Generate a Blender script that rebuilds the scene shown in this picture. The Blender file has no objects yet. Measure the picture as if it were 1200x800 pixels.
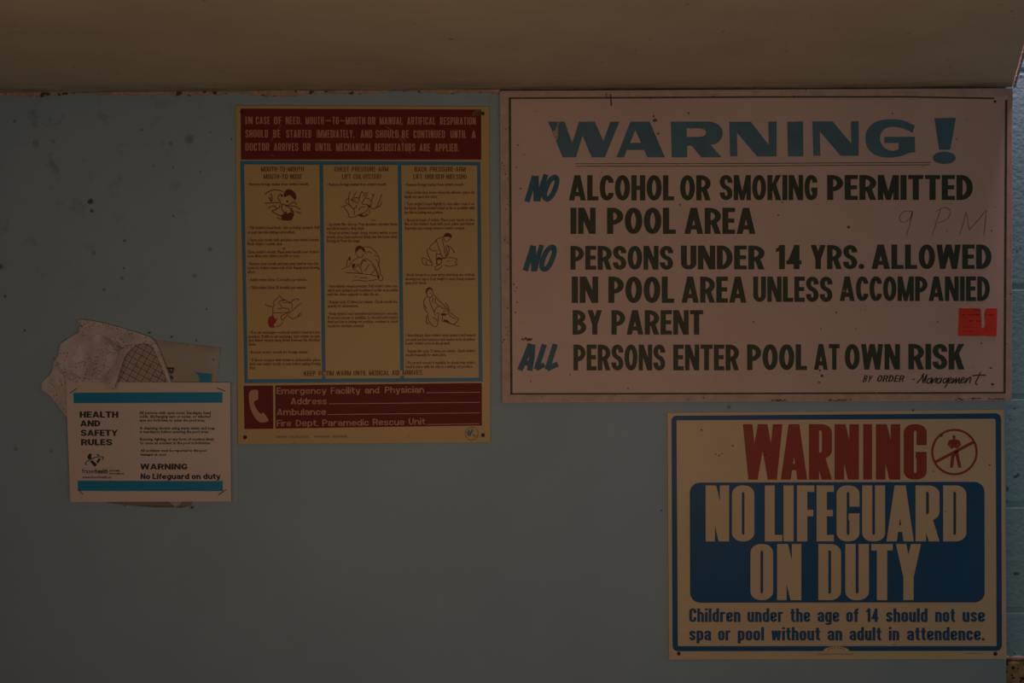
import bpy, bmesh, math, random
from mathutils import Vector
from mathutils.geometry import tessellate_polygon, delaunay_2d_cdt

random.seed(7)
C = bpy.context.scene
COL = C.collection

# ------------------------------------------------------------------ camera, light, exposure
SC = 0.00154            # metres per photo pixel on the wall
LENS, SENSOR = 35.0, 36.0
D = 1200 * SC * LENS / SENSOR      # camera to wall
ZC = 1.62               # camera height
cam_d = bpy.data.cameras.new('camera')
cam_d.lens, cam_d.sensor_width = LENS, SENSOR
cam = bpy.data.objects.new('camera', cam_d)
cam.location = (0, -D, ZC)
cam.rotation_euler = (math.pi / 2, 0, 0)
COL.objects.link(cam)
C.camera = cam

W = bpy.data.worlds.new('dim_room')
C.world = W
W.use_nodes = True
W.node_tree.nodes['Background'].inputs[0].default_value = (0.60, 0.55, 0.52, 1)
W.node_tree.nodes['Background'].inputs[1].default_value = 0.018


def area(name, loc, aim, size, power, col, size_y=None):
    l = bpy.data.lights.new(name, 'AREA')
    l.energy, l.color, l.size = power, col, size
    if size_y:
        l.shape, l.size_y = 'RECTANGLE', size_y
    o = bpy.data.objects.new(name, l)
    o.location = loc
    o.rotation_euler = (Vector(aim) - Vector(loc)).to_track_quat('-Z', 'Y').to_euler()
    COL.objects.link(o)
    return o


area('warm_room_lamp', (-0.04, -1.38, 1.44), (-0.03, 0, 1.46), 1.6, 3.18, (1.0, 0.565, 0.37), .3)
area('pool_window_light', (0.965, -0.06, 2.62), (0.96, 0.02, 1.8), 0.12, 6.0, (1.0, 0.50, 0.62))
area('pool_side_daylight', (2.1, -0.9, 1.6), (0.9, -.1, 1.9), 0.8, 1.05, (0.42, 0.80, 1.0))

vs = C.view_settings
vs.view_transform = 'Standard'
vs.look = 'None'
vs.exposure = 0.0
vs.gamma = 1.0
vs.use_curve_mapping = False


# ------------------------------------------------------------------ helpers: objects
def P(px, py, h=0.0):
    """Photo pixel -> point h metres in front of the wall."""
    k = (D - h) / D
    return Vector(((px - 600) * SC * k, -h, ZC + (400 - py) * SC * k))


def thing(name, label, cat, px, py, group=None):
    o = bpy.data.objects.new(name, None)
    COL.objects.link(o)
    o.location = P(px, py, 0)
    o.empty_display_size = 0.05
    o['label'], o['category'] = label, cat
    if group:
        o['group'] = group
    return o


def origin(root):
    p = Vector((0, 0, 0))
    while root is not None:
        p = p + Vector(root.location)
        root = root.parent
    return p


def link(name, verts, faces, mats, root=None, midx=None, smooth=False, label=None):
    off = origin(root)
    me = bpy.data.meshes.new(name)
    me.from_pydata([tuple(Vector(v) - off) for v in verts], [], faces)
    for m in (mats if isinstance(mats, (list, tuple)) else [mats]):
        me.materials.append(m)
    if midx:
        for p, i in zip(me.polygons, midx):
            p.material_index = i
    if smooth:
        for p in me.polygons:
            p.use_smooth = True
    me.update()
    o = bpy.data.objects.new(name, me)
    COL.objects.link(o)
    o.parent = root
    if label:
        o['label'] = label
    return o


def bm_obj(name, bm, mats, root=None, smooth=False, label=None):
    off = origin(root)
    bmesh.ops.translate(bm, verts=bm.verts, vec=-off)
    me = bpy.data.meshes.new(name)
    bm.to_mesh(me)
    bm.free()
    for m in (mats if isinstance(mats, (list, tuple)) else [mats]):
        me.materials.append(m)
    if smooth:
        for p in me.polygons:
            p.use_smooth = True
    o = bpy.data.objects.new(name, me)
    COL.objects.link(o)
    o.parent = root
    if label:
        o['label'] = label
    return o


# ------------------------------------------------------------------ helpers: flat shapes in pixel space (y down)
def rpath(pts, closed=True, n=7):
    """Points (x, y[, rx[, ry]]): corners with radii become affine quarter ellipses."""
    out, N = [], len(pts)
    for i, p in enumerate(pts):
        x, y = p[0], p[1]
        rx = p[2] if len(p) > 2 else 0
        ry = p[3] if len(p) > 3 else rx
        if rx <= 0 or (not closed and i in (0, N - 1)):
            out.append((x, y))
            continue
        a, b = pts[i - 1], pts[(i + 1) % N]
        cuts = []
        for q, j in ((a, i - 1), (b, (i + 1) % N)):
            dx, dy = q[0] - x, q[1] - y
            ln = math.hypot(dx, dy) or 1e-9
            r = rx if abs(dx) > abs(dy) else ry
            end = (not closed) and j in (0, N - 1)
            rounded = len(q) > 2 and q[2] > 0 and not end
            r = min(r, ln * (0.5 if rounded else 0.98))
            cuts.append([dx / ln, dy / ln, r, end])
        for me_, ot in ((0, 1), (1, 0)):
            if cuts[me_][3] and not cuts[ot][3]:
                cuts[me_][2] = min(cuts[me_][2], 1.45 * cuts[ot][2])
        (ux, uy, ra, _), (vx, vy, rb, _) = cuts
        for k in range(n + 1):
            t = math.pi / 2 * k / n
            ca, cb = ra * (1 - math.sin(t)), rb * (1 - math.cos(t))
            out.append((x + ca * ux + cb * vx, y + ca * uy + cb * vy))
    return out


def dedupe(pts, eps=1e-7):
    o = []
    for p in pts:
        if not o or math.hypot(p[0] - o[-1][0], p[1] - o[-1][1]) > eps:
            o.append(p)
    return o


def offset_line(pts, w, closed=False, taper=None):
    """Two offset sides of a polyline."""
    pts = dedupe(pts)
    if closed and math.hypot(pts[0][0] - pts[-1][0], pts[0][1] - pts[-1][1]) < 1e-7:
        pts = pts[:-1]
    N = len(pts)
    l, r = [], []
    for i in range(N):
        a = pts[i - 1] if (i > 0 or closed) else None
        b = pts[(i + 1) % N] if (i < N - 1 or closed) else None
        dirs = []
        for q0, q1 in ((a, pts[i]), (pts[i], b)):
            if q0 is None or q1 is None:
                continue
            dx, dy = q1[0] - q0[0], q1[1] - q0[1]
            ln = math.hypot(dx, dy) or 1e-9
            dirs.append((dx / ln, dy / ln))
        if len(dirs) == 1:
            nx, ny, m = -dirs[0][1], dirs[0][0], 1
        else:
            nx, ny = -(dirs[0][1] + dirs[1][1]), dirs[0][0] + dirs[1][0]
            ln = math.hypot(nx, ny)
            if ln < 1e-3:
                nx, ny, m = -dirs[0][1], dirs[0][0], 1
            else:
                nx, ny = nx / ln, ny / ln
                c = max(0.45, nx * -dirs[0][1] + ny * dirs[0][0])
                m = 1 / c
        h = w / 2 * m * (taper(i / max(1, N - 1)) if taper else 1)
        l.append((pts[i][0] + nx * h, pts[i][1] + ny * h))
        r.append((pts[i][0] - nx * h, pts[i][1] - ny * h))
    return l, r


class Flat:
    """Collects flat shapes in photo pixels, links them as one mesh h metres in front of the wall."""

    def __init__(self):
        self.v, self.f, self.m, self.owner = [], [], [], []
        self.k = 0

    def tris(self, verts, faces, mat=0, lift=None):
        b = len(self.v)
        self.k += 1
        lf = (self.k % 6) * 2.2e-5 if lift is None else lift
        self.v += [(x, y, lf) for x, y in verts]
        for f in faces:
            self.f.append(tuple(b + i for i in f))
            self.m.append(mat)
            self.owner.append(self.k)

    def poly(self, outer, holes=(), mat=0, lift=None):
        loops = [[Vector((x, y, 0)) for x, y in dedupe(q)] for q in [outer, *holes]]
        flat = [(v.x, v.y) for q in loops for v in q]
        self.tris(flat, tessellate_polygon(loops), mat, lift)

    def strip(self, l, r, closed=False, mat=0, lift=None):
        n = len(l)
        vs_ = l + r
        fs = [(i, i + 1, n + i + 1, n + i) for i in range(n - 1)]
        if closed:
            fs.append((n - 1, 0, n, 2 * n - 1))
        self.tris(vs_, fs, mat, lift)

    def stroke(self, pts, w, closed=False, mat=0, taper=None, lift=None):
        l, r = offset_line(pts, w, closed, taper)
        self.strip(l, r, closed, mat, lift)

    def rect(self, x0, y0, x1, y1, mat=0):
        self.poly([(x0, y0), (x1, y0), (x1, y1), (x0, y1)], mat=mat)

    def disc(self, x, y, rx, ry=None, mat=0, n=20):
        ry = ry or rx
        self.poly([(x + rx * math.cos(2 * math.pi * i / n), y + ry * math.sin(2 * math.pi * i / n)) for i in range(n)], mat=mat)

    def blob(self, x, y, r, mat=0, n=9, j=0.4):
        self.poly([(x + r * (1 + random.uniform(-j, j)) * math.cos(2 * math.pi * i / n),
                    y + r * (1 + random.uniform(-j, j)) * math.sin(2 * math.pi * i / n)) for i in range(n)], mat=mat)

    def clusters(self):
        """Groups of shapes that stand close together (a word, a mark)."""
        box = {}
        for f, o in zip(self.f, self.owner):
            for i in f:
                x, y, _ = self.v[i]
                b = box.setdefault(o, [x, x, y, y])
                b[0], b[1], b[2], b[3] = min(b[0], x), max(b[1], x), min(b[2], y), max(b[3], y)
        keys = list(box)
        par = {k: k for k in keys}

        def find(k):
            while par[k] != k:
                k = par[k]
            return k
        for i, a in enumerate(keys):
            for b in keys[:i]:
                p, q_ = box[a], box[b]
                gx, gy = max(p[0] - q_[1], q_[0] - p[1], 0), max(p[2] - q_[3], q_[2] - p[3], 0)
                lim = max(11.0, .35 * max(p[1] - p[0], p[3] - p[2], q_[1] - q_[0], q_[3] - q_[2]))
                if math.hypot(gx, gy) < lim:
                    par[find(a)] = find(b)
        out = {}
        for i, o in enumerate(self.owner):
            out.setdefault(find(o), []).append(i)
        return list(out.values())

    def build(self, name, mats, root, h, label=None):
        if not name.endswith(('speck', 'chip', 'mark', 'edge')):
            cl = self.clusters()
            if len(cl) > 1:
                for ids in cl:
                    g = Flat()
                    used = {}
                    for i in ids:
                        g.f.append(tuple(used.setdefault(j, len(used)) for j in self.f[i]))
                        g.m.append(self.m[i])
                    g.v = [self.v[j] for j in used]
                    o = g.link(name, mats, root, h, label)
                return o
        o = self.link(name, mats, root, h, label)
        if name.endswith(('speck', 'chip', 'mark')):
            o['kind'] = 'stuff'
        return o

    def link(self, name, mats, root, h, label=None):
        vs_ = [P(x, y, h + lf) for x, y, lf in self.v]
        fs = []
        for f in self.f:
            a, b, c = (vs_[i] for i in f[:3])
            nrm = (b - a).cross(c - a)
            fs.append(f if nrm.y <= 0 else tuple(reversed(f)))
        return link(name, vs_, fs, mats, root, self.m, label=label)


def smooth_pts(pts, closed=False, n=5):
    """Catmull-Rom through the points."""
    N = len(pts)
    if N < 3:
        return list(pts)
    out = []
    for i in range(N if closed else N - 1):
        if closed:
            p0, p1, p2, p3 = pts[i - 1], pts[i], pts[(i + 1) % N], pts[(i + 2) % N]
        else:
            p0, p1, p2, p3 = pts[max(i - 1, 0)], pts[i], pts[i + 1], pts[min(i + 2, N - 1)]
        for k in range(n):
            t = k / n
            out.append(tuple(0.5 * (2 * p1[a] + (p2[a] - p0[a]) * t + (2 * p0[a] - 5 * p1[a] + 4 * p2[a] - p3[a]) * t * t
                                    + (3 * p1[a] - p0[a] - 3 * p2[a] + p3[a]) * t ** 3) for a in (0, 1)))
    if not closed:
        out.append(tuple(pts[-1][:2]))
    return out


# ------------------------------------------------------------------ drawn lettering: glyphs in cap-height units, y up
class Font:
    def __init__(self, w, s, t, rx, ry, gap, space=0.3, xh=0.73, wid=None, yc=(0.36, 0.64), d=None):
        self.w, self.s, self.t, self.rx, self.ry, self.gap, self.space, self.xh = w, s, t, rx, ry, gap, space, xh
        self.wid = wid or {}
        self.yc = yc
        self.d = d or s

    def glyph(self, ch):
        """-> (width, [('p', pts) | ('s', left, right, closed)])"""
        s, t, rx, ry, d = self.s, self.t, self.rx, self.ry, self.d
        if ch.islower():
            ry = min(ry, .30)
        defw = dict(I=None, M=1.3, W=1.5, L=.82, E=.82, F=.8, T=.92, A=1.12, V=1.08, Y=1.06, K=1.06, N=1.02, J=.85)
        lowf = dict(r=.78, t=.72, f=.72, s=.93, c=.95, w=1.42, m=1.5)
        k = self.wid.get(ch, defw.get(ch, lowf.get(ch, 1.0)) or 1)
        w = self.w * k
        if ch.islower():
            w *= 0.95
        if ch in 'Iil.,!':
            w = s
        S = []

        def rect(x0, y0, x1, y1):
            S.append(('p', [(x0, y0), (x1, y0), (x1, y1), (x0, y1)]))

        def poly(*p):
            S.append(('p', list(p)))

        def path(pts, closed=False, th=None):
            th = th or t
            q = th / s
            pp = []
            for i, (x, y) in enumerate(pts):
                pp.append((x * q, y, max(rx * q, th * .52), max(ry, th * .52)))
            dense = rpath(pp, closed, 8)
            l, r = offset_line(dense, th, closed)
            S.append(('s', [(x / q, y) for x, y in l], [(x / q, y) for x, y in r], closed))

        L, R, B, T = s / 2, w - s / 2, t / 2, 1 - t / 2
        y0c, y1c = self.yc
        xh = self.xh
        X = xh - t / 2
        if ch == 'A':
            cx, a = w / 2, d * 1.08
            m = cx - a / 2
            poly((0, 0), (d, 0), (cx - a / 2 + d, 1), (cx - a / 2, 1))
            poly((w, 0), (w - d, 0), (cx + a / 2 - d, 1), (cx + a / 2, 1))
            b0, b1 = .17, .17 + t
            poly((d / 2 + m * b0, b0), (w - d / 2 - m * b0, b0), (w - d / 2 - m * b1, b1), (d / 2 + m * b1, b1))
        elif ch == 'B':
            rect(0, 0, s, 1)
            path([(s * .75, T), (R - .03, T), (R - .03, .53), (s * .75, .53)])
            path([(s * .75, .5), (R, .5), (R, B), (s * .75, B)])
        elif ch == 'C':
            path([(R, y1c), (R, T), (L, T), (L, B), (R, B), (R, y0c)])
        elif ch == 'D':
            rect(0, 0, s, 1)
            path([(s * .75, T), (R, T), (R, B), (s * .75, B)])
        elif ch in 'EF':
            rect(0, 0, s, 1)
            rect(s * .5, 1 - t, w, 1)
            rect(s * .5, .5 - t * .45, w * .94, .5 + t * .55)
            if ch == 'E':
                rect(s * .5, 0, w, t)
        elif ch == 'G':
            path([(R, y1c), (R, T), (L, T), (L, B), (R, B), (R, .5)])
            rect(w * .52, .5 - t, w - s * .5, .5)
        elif ch == 'H':
            rect(0, 0, s, 1)
            rect(w - s, 0, w, 1)
            rect(s * .5, .5 - t / 2, w - s * .5, .5 + t / 2)
        elif ch == 'I':
            rect(0, 0, s, 1)
        elif ch == 'J':
            path([(L, .3), (L, B), (R, B), (R, 1)])
        elif ch == 'K':
            rect(0, 0, s, 1)
            poly((s * .9, .30), (s * .9, .60), (w - d * 1.02, 1), (w, 1))
            poly((w - d * 1.1, 0), (w, 0), (s + (w - s) * .42, .66), (s + (w - s) * .02, .46))
        elif ch == 'L':
            rect(0, 0, s, 1)
            rect(s * .5, 0, w, t)
        elif ch == 'M':
            rect(0, 0, s * .9, 1)
            rect(w - s * .9, 0, w, 1)
            poly((0, 1), (d * 1.0, 1), (w / 2 + d * .38, 0), (w / 2 - d * .38, 0))
            poly((w, 1), (w - d * 1.0, 1), (w / 2 - d * .38, 0), (w / 2 + d * .38, 0))
        elif ch == 'N':
            rect(0, 0, s * .92, 1)
            rect(w - s * .92, 0, w, 1)
            poly((0, 1), (d * 1.05, 1), (w, 0), (w - d * 1.05, 0))
        elif ch in 'O0':
            path([(L, B), (R, B), (R, T), (L, T)], True)
        elif ch in 'PR':
            rect(0, 0, s, 1)
            m = .43
            path([(s * .75, T), (R, T), (R, m), (s * .75, m)])
            if ch == 'R':
                poly((w - d * 1.02, 0), (w, 0), (w - d * .75, .46), (w - d * 1.75, .46))
        elif ch == 'S':
            path([(R, .69), (R, T), (L, T), (L, .55), (R, .45), (R, B), (L, B), (L, .31)])
        elif ch == 'T':
            rect(0, 1 - t, w, 1)
            rect(w / 2 - s / 2, 0, w / 2 + s / 2, 1)
        elif ch == 'U':
            path([(L, 1), (L, B), (R, B), (R, 1)])
        elif ch == 'V':
            cx, a = w / 2, d * 1.05
            poly((0, 1), (d, 1), (cx - a / 2 + d, 0), (cx - a / 2, 0))
            poly((w, 1), (w - d, 1), (cx + a / 2 - d, 0), (cx + a / 2, 0))
        elif ch in 'Ww':
            H = 1 if ch == 'W' else xh
            dd = d * .95
            q = w / 4
            for x0, x1 in ((0, q - dd * .45), (2 * q - dd / 2, q - dd * .5), (2 * q - dd / 2, 3 * q - dd * .5), (w - dd, 3 * q - dd * .55)):
                poly((x0, H), (x0 + dd, H), (x1 + dd, 0), (x1, 0))
        elif ch == 'X':
            poly((0, 1), (d, 1), (w, 0), (w - d, 0))
            poly((w, 1), (w - d, 1), (0, 0), (d, 0))
        elif ch == 'Y':
            cx = w / 2
            poly((0, 1), (d, 1), (cx + s / 2, .40), (cx - s / 2, .40))
            poly((w, 1), (w - d, 1), (cx - s / 2, .40), (cx + s / 2, .40))
            rect(cx - s / 2, 0, cx + s / 2, .42)
        elif ch == '1':
            w = s * 1.55
            rect(w - s, 0, w, 1)
            poly((0, .70), (w - s * .9, .76), (w - s * .5, 1), (w - s, 1), (w - s * 1.1, .9), (0, .85))
        elif ch == '4':
            rect(w - s * 1.35, 0, w - s * .35, 1)
            rect(0, .2, w, .2 + t)
            poly((0, .2), (s * .95, .2), (w - s * .35, 1), (w - s * 1.2, 1))
        elif ch == '2':
            path([(L, .68), (L, T), (R, T), (R, .52), (L, .3), (L, B), (w, B)])
        elif ch == '-':
            w = self.w * .62
            rect(0, .44, w, .44 + t)
        elif ch == '.':
            if rx > 1 and w == s and self.gap < .06:
                r_ = s * .52
                S.append(('p', [(r_ + r_ * math.cos(i * math.pi / 8), r_ + r_ * math.sin(i * math.pi / 8)) for i in range(16)]))
            else:
                rect(0, 0, s, min(s, t * 1.2))
        elif ch == ',':
            poly((0, t * 1.2), (s, t * 1.2), (s, 0), (s * .2, -.16), (s * .5, 0), (0, 0))
        elif ch == '(':
            w = s * 1.9
            poly((w, 1.06), (0, .78), (s * .9, .72), (w, .93))
            poly((w, -.06), (0, .22), (s * .9, .28), (w, .07))
            rect(0, .2, s * .9, .8)
        elif ch == ')':
            w = s * 1.9
            poly((0, 1.06), (w, .78), (w - s * .9, .72), (0, .93))
            poly((0, -.06), (w, .22), (w - s * .9, .28), (0, .07))
            rect(w - s * .9, .2, w, .8)
        elif ch == 'a':
            path([(L, xh * .68), (L, X), (R, X), (R, 0)])
            path([(R, xh * .53), (L, xh * .53), (L, B), (R, B)], th=t * .9)
        elif ch == 'b':
            path([(L, B), (R, B), (R, X), (L, X)], True)
            rect(0, 0, s, 1)
        elif ch == 'y':
            c = w * .5
            poly((0, xh), (d, xh), (c + d * .5, 0), (c - d * .5, 0))
            poly((w, xh), (w - d, xh), (c - d * .62, -.22), (c + d * .38, -.22))
            rect(c - d * 1.3, -.22, c, -.22 + t * .9)
        elif ch == 'c':
            path([(R, xh * .62), (R, X), (L, X), (L, B), (R, B), (R, xh * .38)])
        elif ch == 'd':
            path([(L, B), (R, B), (R, X), (L, X)], True)
            rect(w - s, 0, w, 1)
        elif ch == 'e':
            path([(L, xh * .48), (R, xh * .48), (R, X), (L, X), (L, B), (R, B), (R, xh * .34)], th=t * .92)
        elif ch == 'f':
            x0 = w * .2
            path([(x0 + L, 0), (x0 + L, T), (w, T)])
            rect(0, xh - t, w, xh)
        elif ch == 'g':
            path([(L, B), (R, B), (R, X), (L, X)], True)
            path([(R, xh), (R, -.22 + B), (L, -.22 + B), (L, -.08)])
        elif ch in 'hn':
            rect(0, 0, s, 1 if ch == 'h' else xh)
            path([(L, .2), (L, X), (R, X), (R, 0)])
        elif ch == 'i':
            rect(0, 0, s, xh)
            rect(0, 1 - t, s, 1)
        elif ch == 'l':
            rect(0, 0, s, 1)
        elif ch == 'm':
            rect(0, 0, s, xh)
            c = w / 2
            path([(L, .2), (L, X), (c, X), (c, 0)])
            path([(c, .2), (c, X), (R, X), (R, 0)])
        elif ch == 'o':
            path([(L, B), (R, B), (R, X), (L, X)], True)
        elif ch == 'p':
            path([(L, B), (R, B), (R, X), (L, X)], True)
            rect(0, -.22, s, xh)
        elif ch == 'r':
            rect(0, 0, s, xh)
            path([(L, .2), (L, X), (w, X)])
        elif ch == 's':
            path([(R, xh * .68), (R, X), (L, X), (L, xh * .56), (R, xh * .44), (R, B), (L, B), (L, xh * .32)], th=t * .9)
        elif ch == 't':
            x0 = w * .2
            path([(x0 + L, .95), (x0 + L, B), (w, B)])
            rect(0, xh - t * .9, w, xh)
        elif ch == 'u':
            path([(L, xh), (L, B), (R, B), (R, xh)])
            rect(w - s, 0, w, xh)
        elif ch == '!':
            rect(0, .3, s, 1)
            rect(0, 0, s, .2)
        return w, S

    def word(self, flat, text, x0, x1, yb, yt, slope=0.0, mat=0, shear=0.0, rot=None):
        """Fit text into x0..x1, baseline yb and cap line yt in photo pixels."""
        H = yb - yt
        pen, items = 0.0, []
        for ch in text:
            if ch == ' ':
                pen += self.space
                continue
            w, S = self.glyph(ch)
            items.append((pen, S))
            pen += w + self.gap
        total = pen - self.gap
        kx = (x1 - x0) / total

        def tr(p, ox):
            x = x0 + (p[0] + ox) * kx + shear * p[1] * H
            return (x, yb - p[1] * H + slope * (x - x0))
        for ox, S in items:
            for it in S:
                if it[0] == 'p':
                    flat.poly([tr(p, ox) for p in it[1]], mat=mat)
                else:
                    flat.strip([tr(p, ox) for p in it[1]], [tr(p, ox) for p in it[2]], it[3], mat=mat)


SIGN = Font(w=.56, s=.215, t=.165, rx=9, ry=9, gap=.055, yc=(.30, .70), d=.215,
            wid=dict(O=1.08, M=1.32, W=1.6, I=1, E=.82, L=.8, N=1.12, C=1.0, D=1.02, S=.98, R=1.05, P=1.0, A=1.22, T=.95, U=1.0))
IMPACT = Font(w=.405, s=.178, t=.115, rx=.10, ry=.10, gap=.045, space=.2, yc=(.40, .62), d=.178,
              wid=dict(W=1.72, A=1.17, N=1.03, L=.78, F=.74, E=.74, T=.92, Y=1.08))
COMP = Font(w=.46, s=.185, t=.15, rx=.13, ry=.13, gap=.06, space=.5, xh=.74, yc=(.36, .64))
HEAD = Font(w=.47, s=.165, t=.125, rx=.12, ry=.14, gap=.13, space=.5, d=.16)
THIN = Font(w=.52, s=.15, t=.115, rx=.14, ry=.16, gap=.13, space=.45, d=.125)
HELV = Font(w=.70, s=.165, t=.145, rx=9, ry=.40, gap=.085, space=.3, xh=.73, yc=(.33, .67), wid=dict(M=1.2, W=1.45, m=1.6), d=.165)
WIDE = Font(w=.84, s=.285, t=.20, rx=9, ry=.42, gap=.07, space=.36, xh=.74, yc=(.34, .66), wid=dict(M=1.2, W=1.45, m=1.5, f=.66, t=.66, r=.7), d=.25)
BRUSH = Font(w=.62, s=.2, t=.14, rx=9, ry=9, gap=.10, d=.17)


# text in the built-in typeface (paragraphs and Helvetica-like headings)
_cache = {}


def text_mesh(text, off=0.0, res=2):
    key = (text, off, res)
    if key in _cache:
        return _cache[key]
    cu = bpy.data.curves.new('tmp', 'FONT')
    cu.body = text
    cu.resolution_u = res
    cu.offset = off
    cu.fill_mode = 'FRONT'
    o = bpy.data.objects.new('tmp', cu)
    COL.objects.link(o)
    dg = bpy.context.evaluated_depsgraph_get()
    dg.update()
    me = bpy.data.meshes.new_from_object(o.evaluated_get(dg))
    vs_ = [(v.co.x, v.co.y) for v in me.vertices]
    fs = [tuple(p.vertices) for p in me.polygons]
    bpy.data.objects.remove(o)
    bpy.data.curves.remove(cu)
    bpy.data.meshes.remove(me)
    _cache[key] = (vs_, fs)
    return vs_, fs


CAP = 0.7


def type_line(flat, text, x0, x1, yb, cap, off=0.0, slope=0.0, mat=0, res=2, rot=0.0, skew=0.0):
    vs_, fs = text_mesh(text, off, res)
    if not vs_:
        return
    lo, hi = min(v[0] for v in vs_), max(v[0] for v in vs_)
    kx = (x1 - x0) / (hi - lo)
    ky = cap / 0.729
    out = []
    for x, y in vs_:
        X = (x - lo) * kx + skew * y * ky
        Y = -y * ky + slope * (x - lo) * kx
        c, s_ = math.cos(rot), math.sin(rot)
        out.append((x0 + X * c - Y * s_, yb + X * s_ + Y * c))
    flat.tris(out, fs, mat)


# ------------------------------------------------------------------ materials
def nodes(name):
    m = bpy.data.materials.new(name)
    m.use_nodes = True
    nt = m.node_tree
    return m, nt, nt.nodes['Principled BSDF']


def N(nt, t, **kw):
    n = nt.nodes.new(t)
    for k, v in kw.items():
        if k in n.inputs:
            n.inputs[k].default_value = v
        else:
            setattr(n, k, v)
    return n


def mix(nt, fac, a, b):
    n = nt.nodes.new('ShaderNodeMix')
    n.data_type = 'RGBA'
    for sock, val in ((n.inputs[0], fac), (n.inputs[6], a), (n.inputs[7], b)):
        if hasattr(val, 'is_linked') or hasattr(val, 'links'):
            nt.links.new(val, sock)
        elif isinstance(val, (int, float)):
            sock.default_value = val
        else:
            sock.default_value = (*val, 1)
    return n.outputs[2]


def ramp(nt, src, p0, p1, inv=False):
    n = nt.nodes.new('ShaderNodeMapRange')
    n.clamp = True
    n.inputs[1].default_value, n.inputs[2].default_value = p0, p1
    n.inputs[3].default_value, n.inputs[4].default_value = (1, 0) if inv else (0, 1)
    nt.links.new(src, n.inputs[0])
    return n.outputs[0]


def mth(nt, op, a, b=None):
    n = nt.nodes.new('ShaderNodeMath')
    n.operation = op
    for s, v in ((n.inputs[0], a), (n.inputs[1], b)):
        if v is None:
            continue
        if isinstance(v, (int, float)):
            s.default_value = v
        else:
            nt.links.new(v, s)
    return n.outputs[0]


def world_pos(nt):
    return nt.nodes.new('ShaderNodeNewGeometry').outputs['Position']


def noise(nt, vec, scale, detail=4, rough=.6, dist=0):
    n = N(nt, 'ShaderNodeTexNoise', Scale=scale, Detail=detail, Roughness=rough, Distortion=dist)
    nt.links.new(vec, n.inputs['Vector'])
    return n.outputs[0]


def paint(name, col, rough=.55, var=.12, scale=18, dirt=None, dirt_scale=160, dirt_lo=.70, spec=.35, bump=0.0, bscale=400):
    """A printed or painted surface: slight blotches and, optionally, specks of dirt."""
    m, nt, b = nodes(name)
    pos = world_pos(nt)
    dark = tuple(c * (1 - var) for c in col)
    c = mix(nt, ramp(nt, noise(nt, pos, scale), .35, .65), col, dark)
    if dirt:
        c = mix(nt, ramp(nt, noise(nt, pos, dirt_scale, 2, .5), dirt_lo, dirt_lo + .03), c, dirt)
    nt.links.new(c, b.inputs['Base Color'])
    b.inputs['Roughness'].default_value = rough
    b.inputs['Specular IOR Level'].default_value = spec
    if bump:
        bp = N(nt, 'ShaderNodeBump', Strength=bump, Distance=.001)
        nt.links.new(noise(nt, pos, bscale, 3), bp.inputs['Height'])
        nt.links.new(bp.outputs[0], b.inputs['Normal'])
    return m


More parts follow.
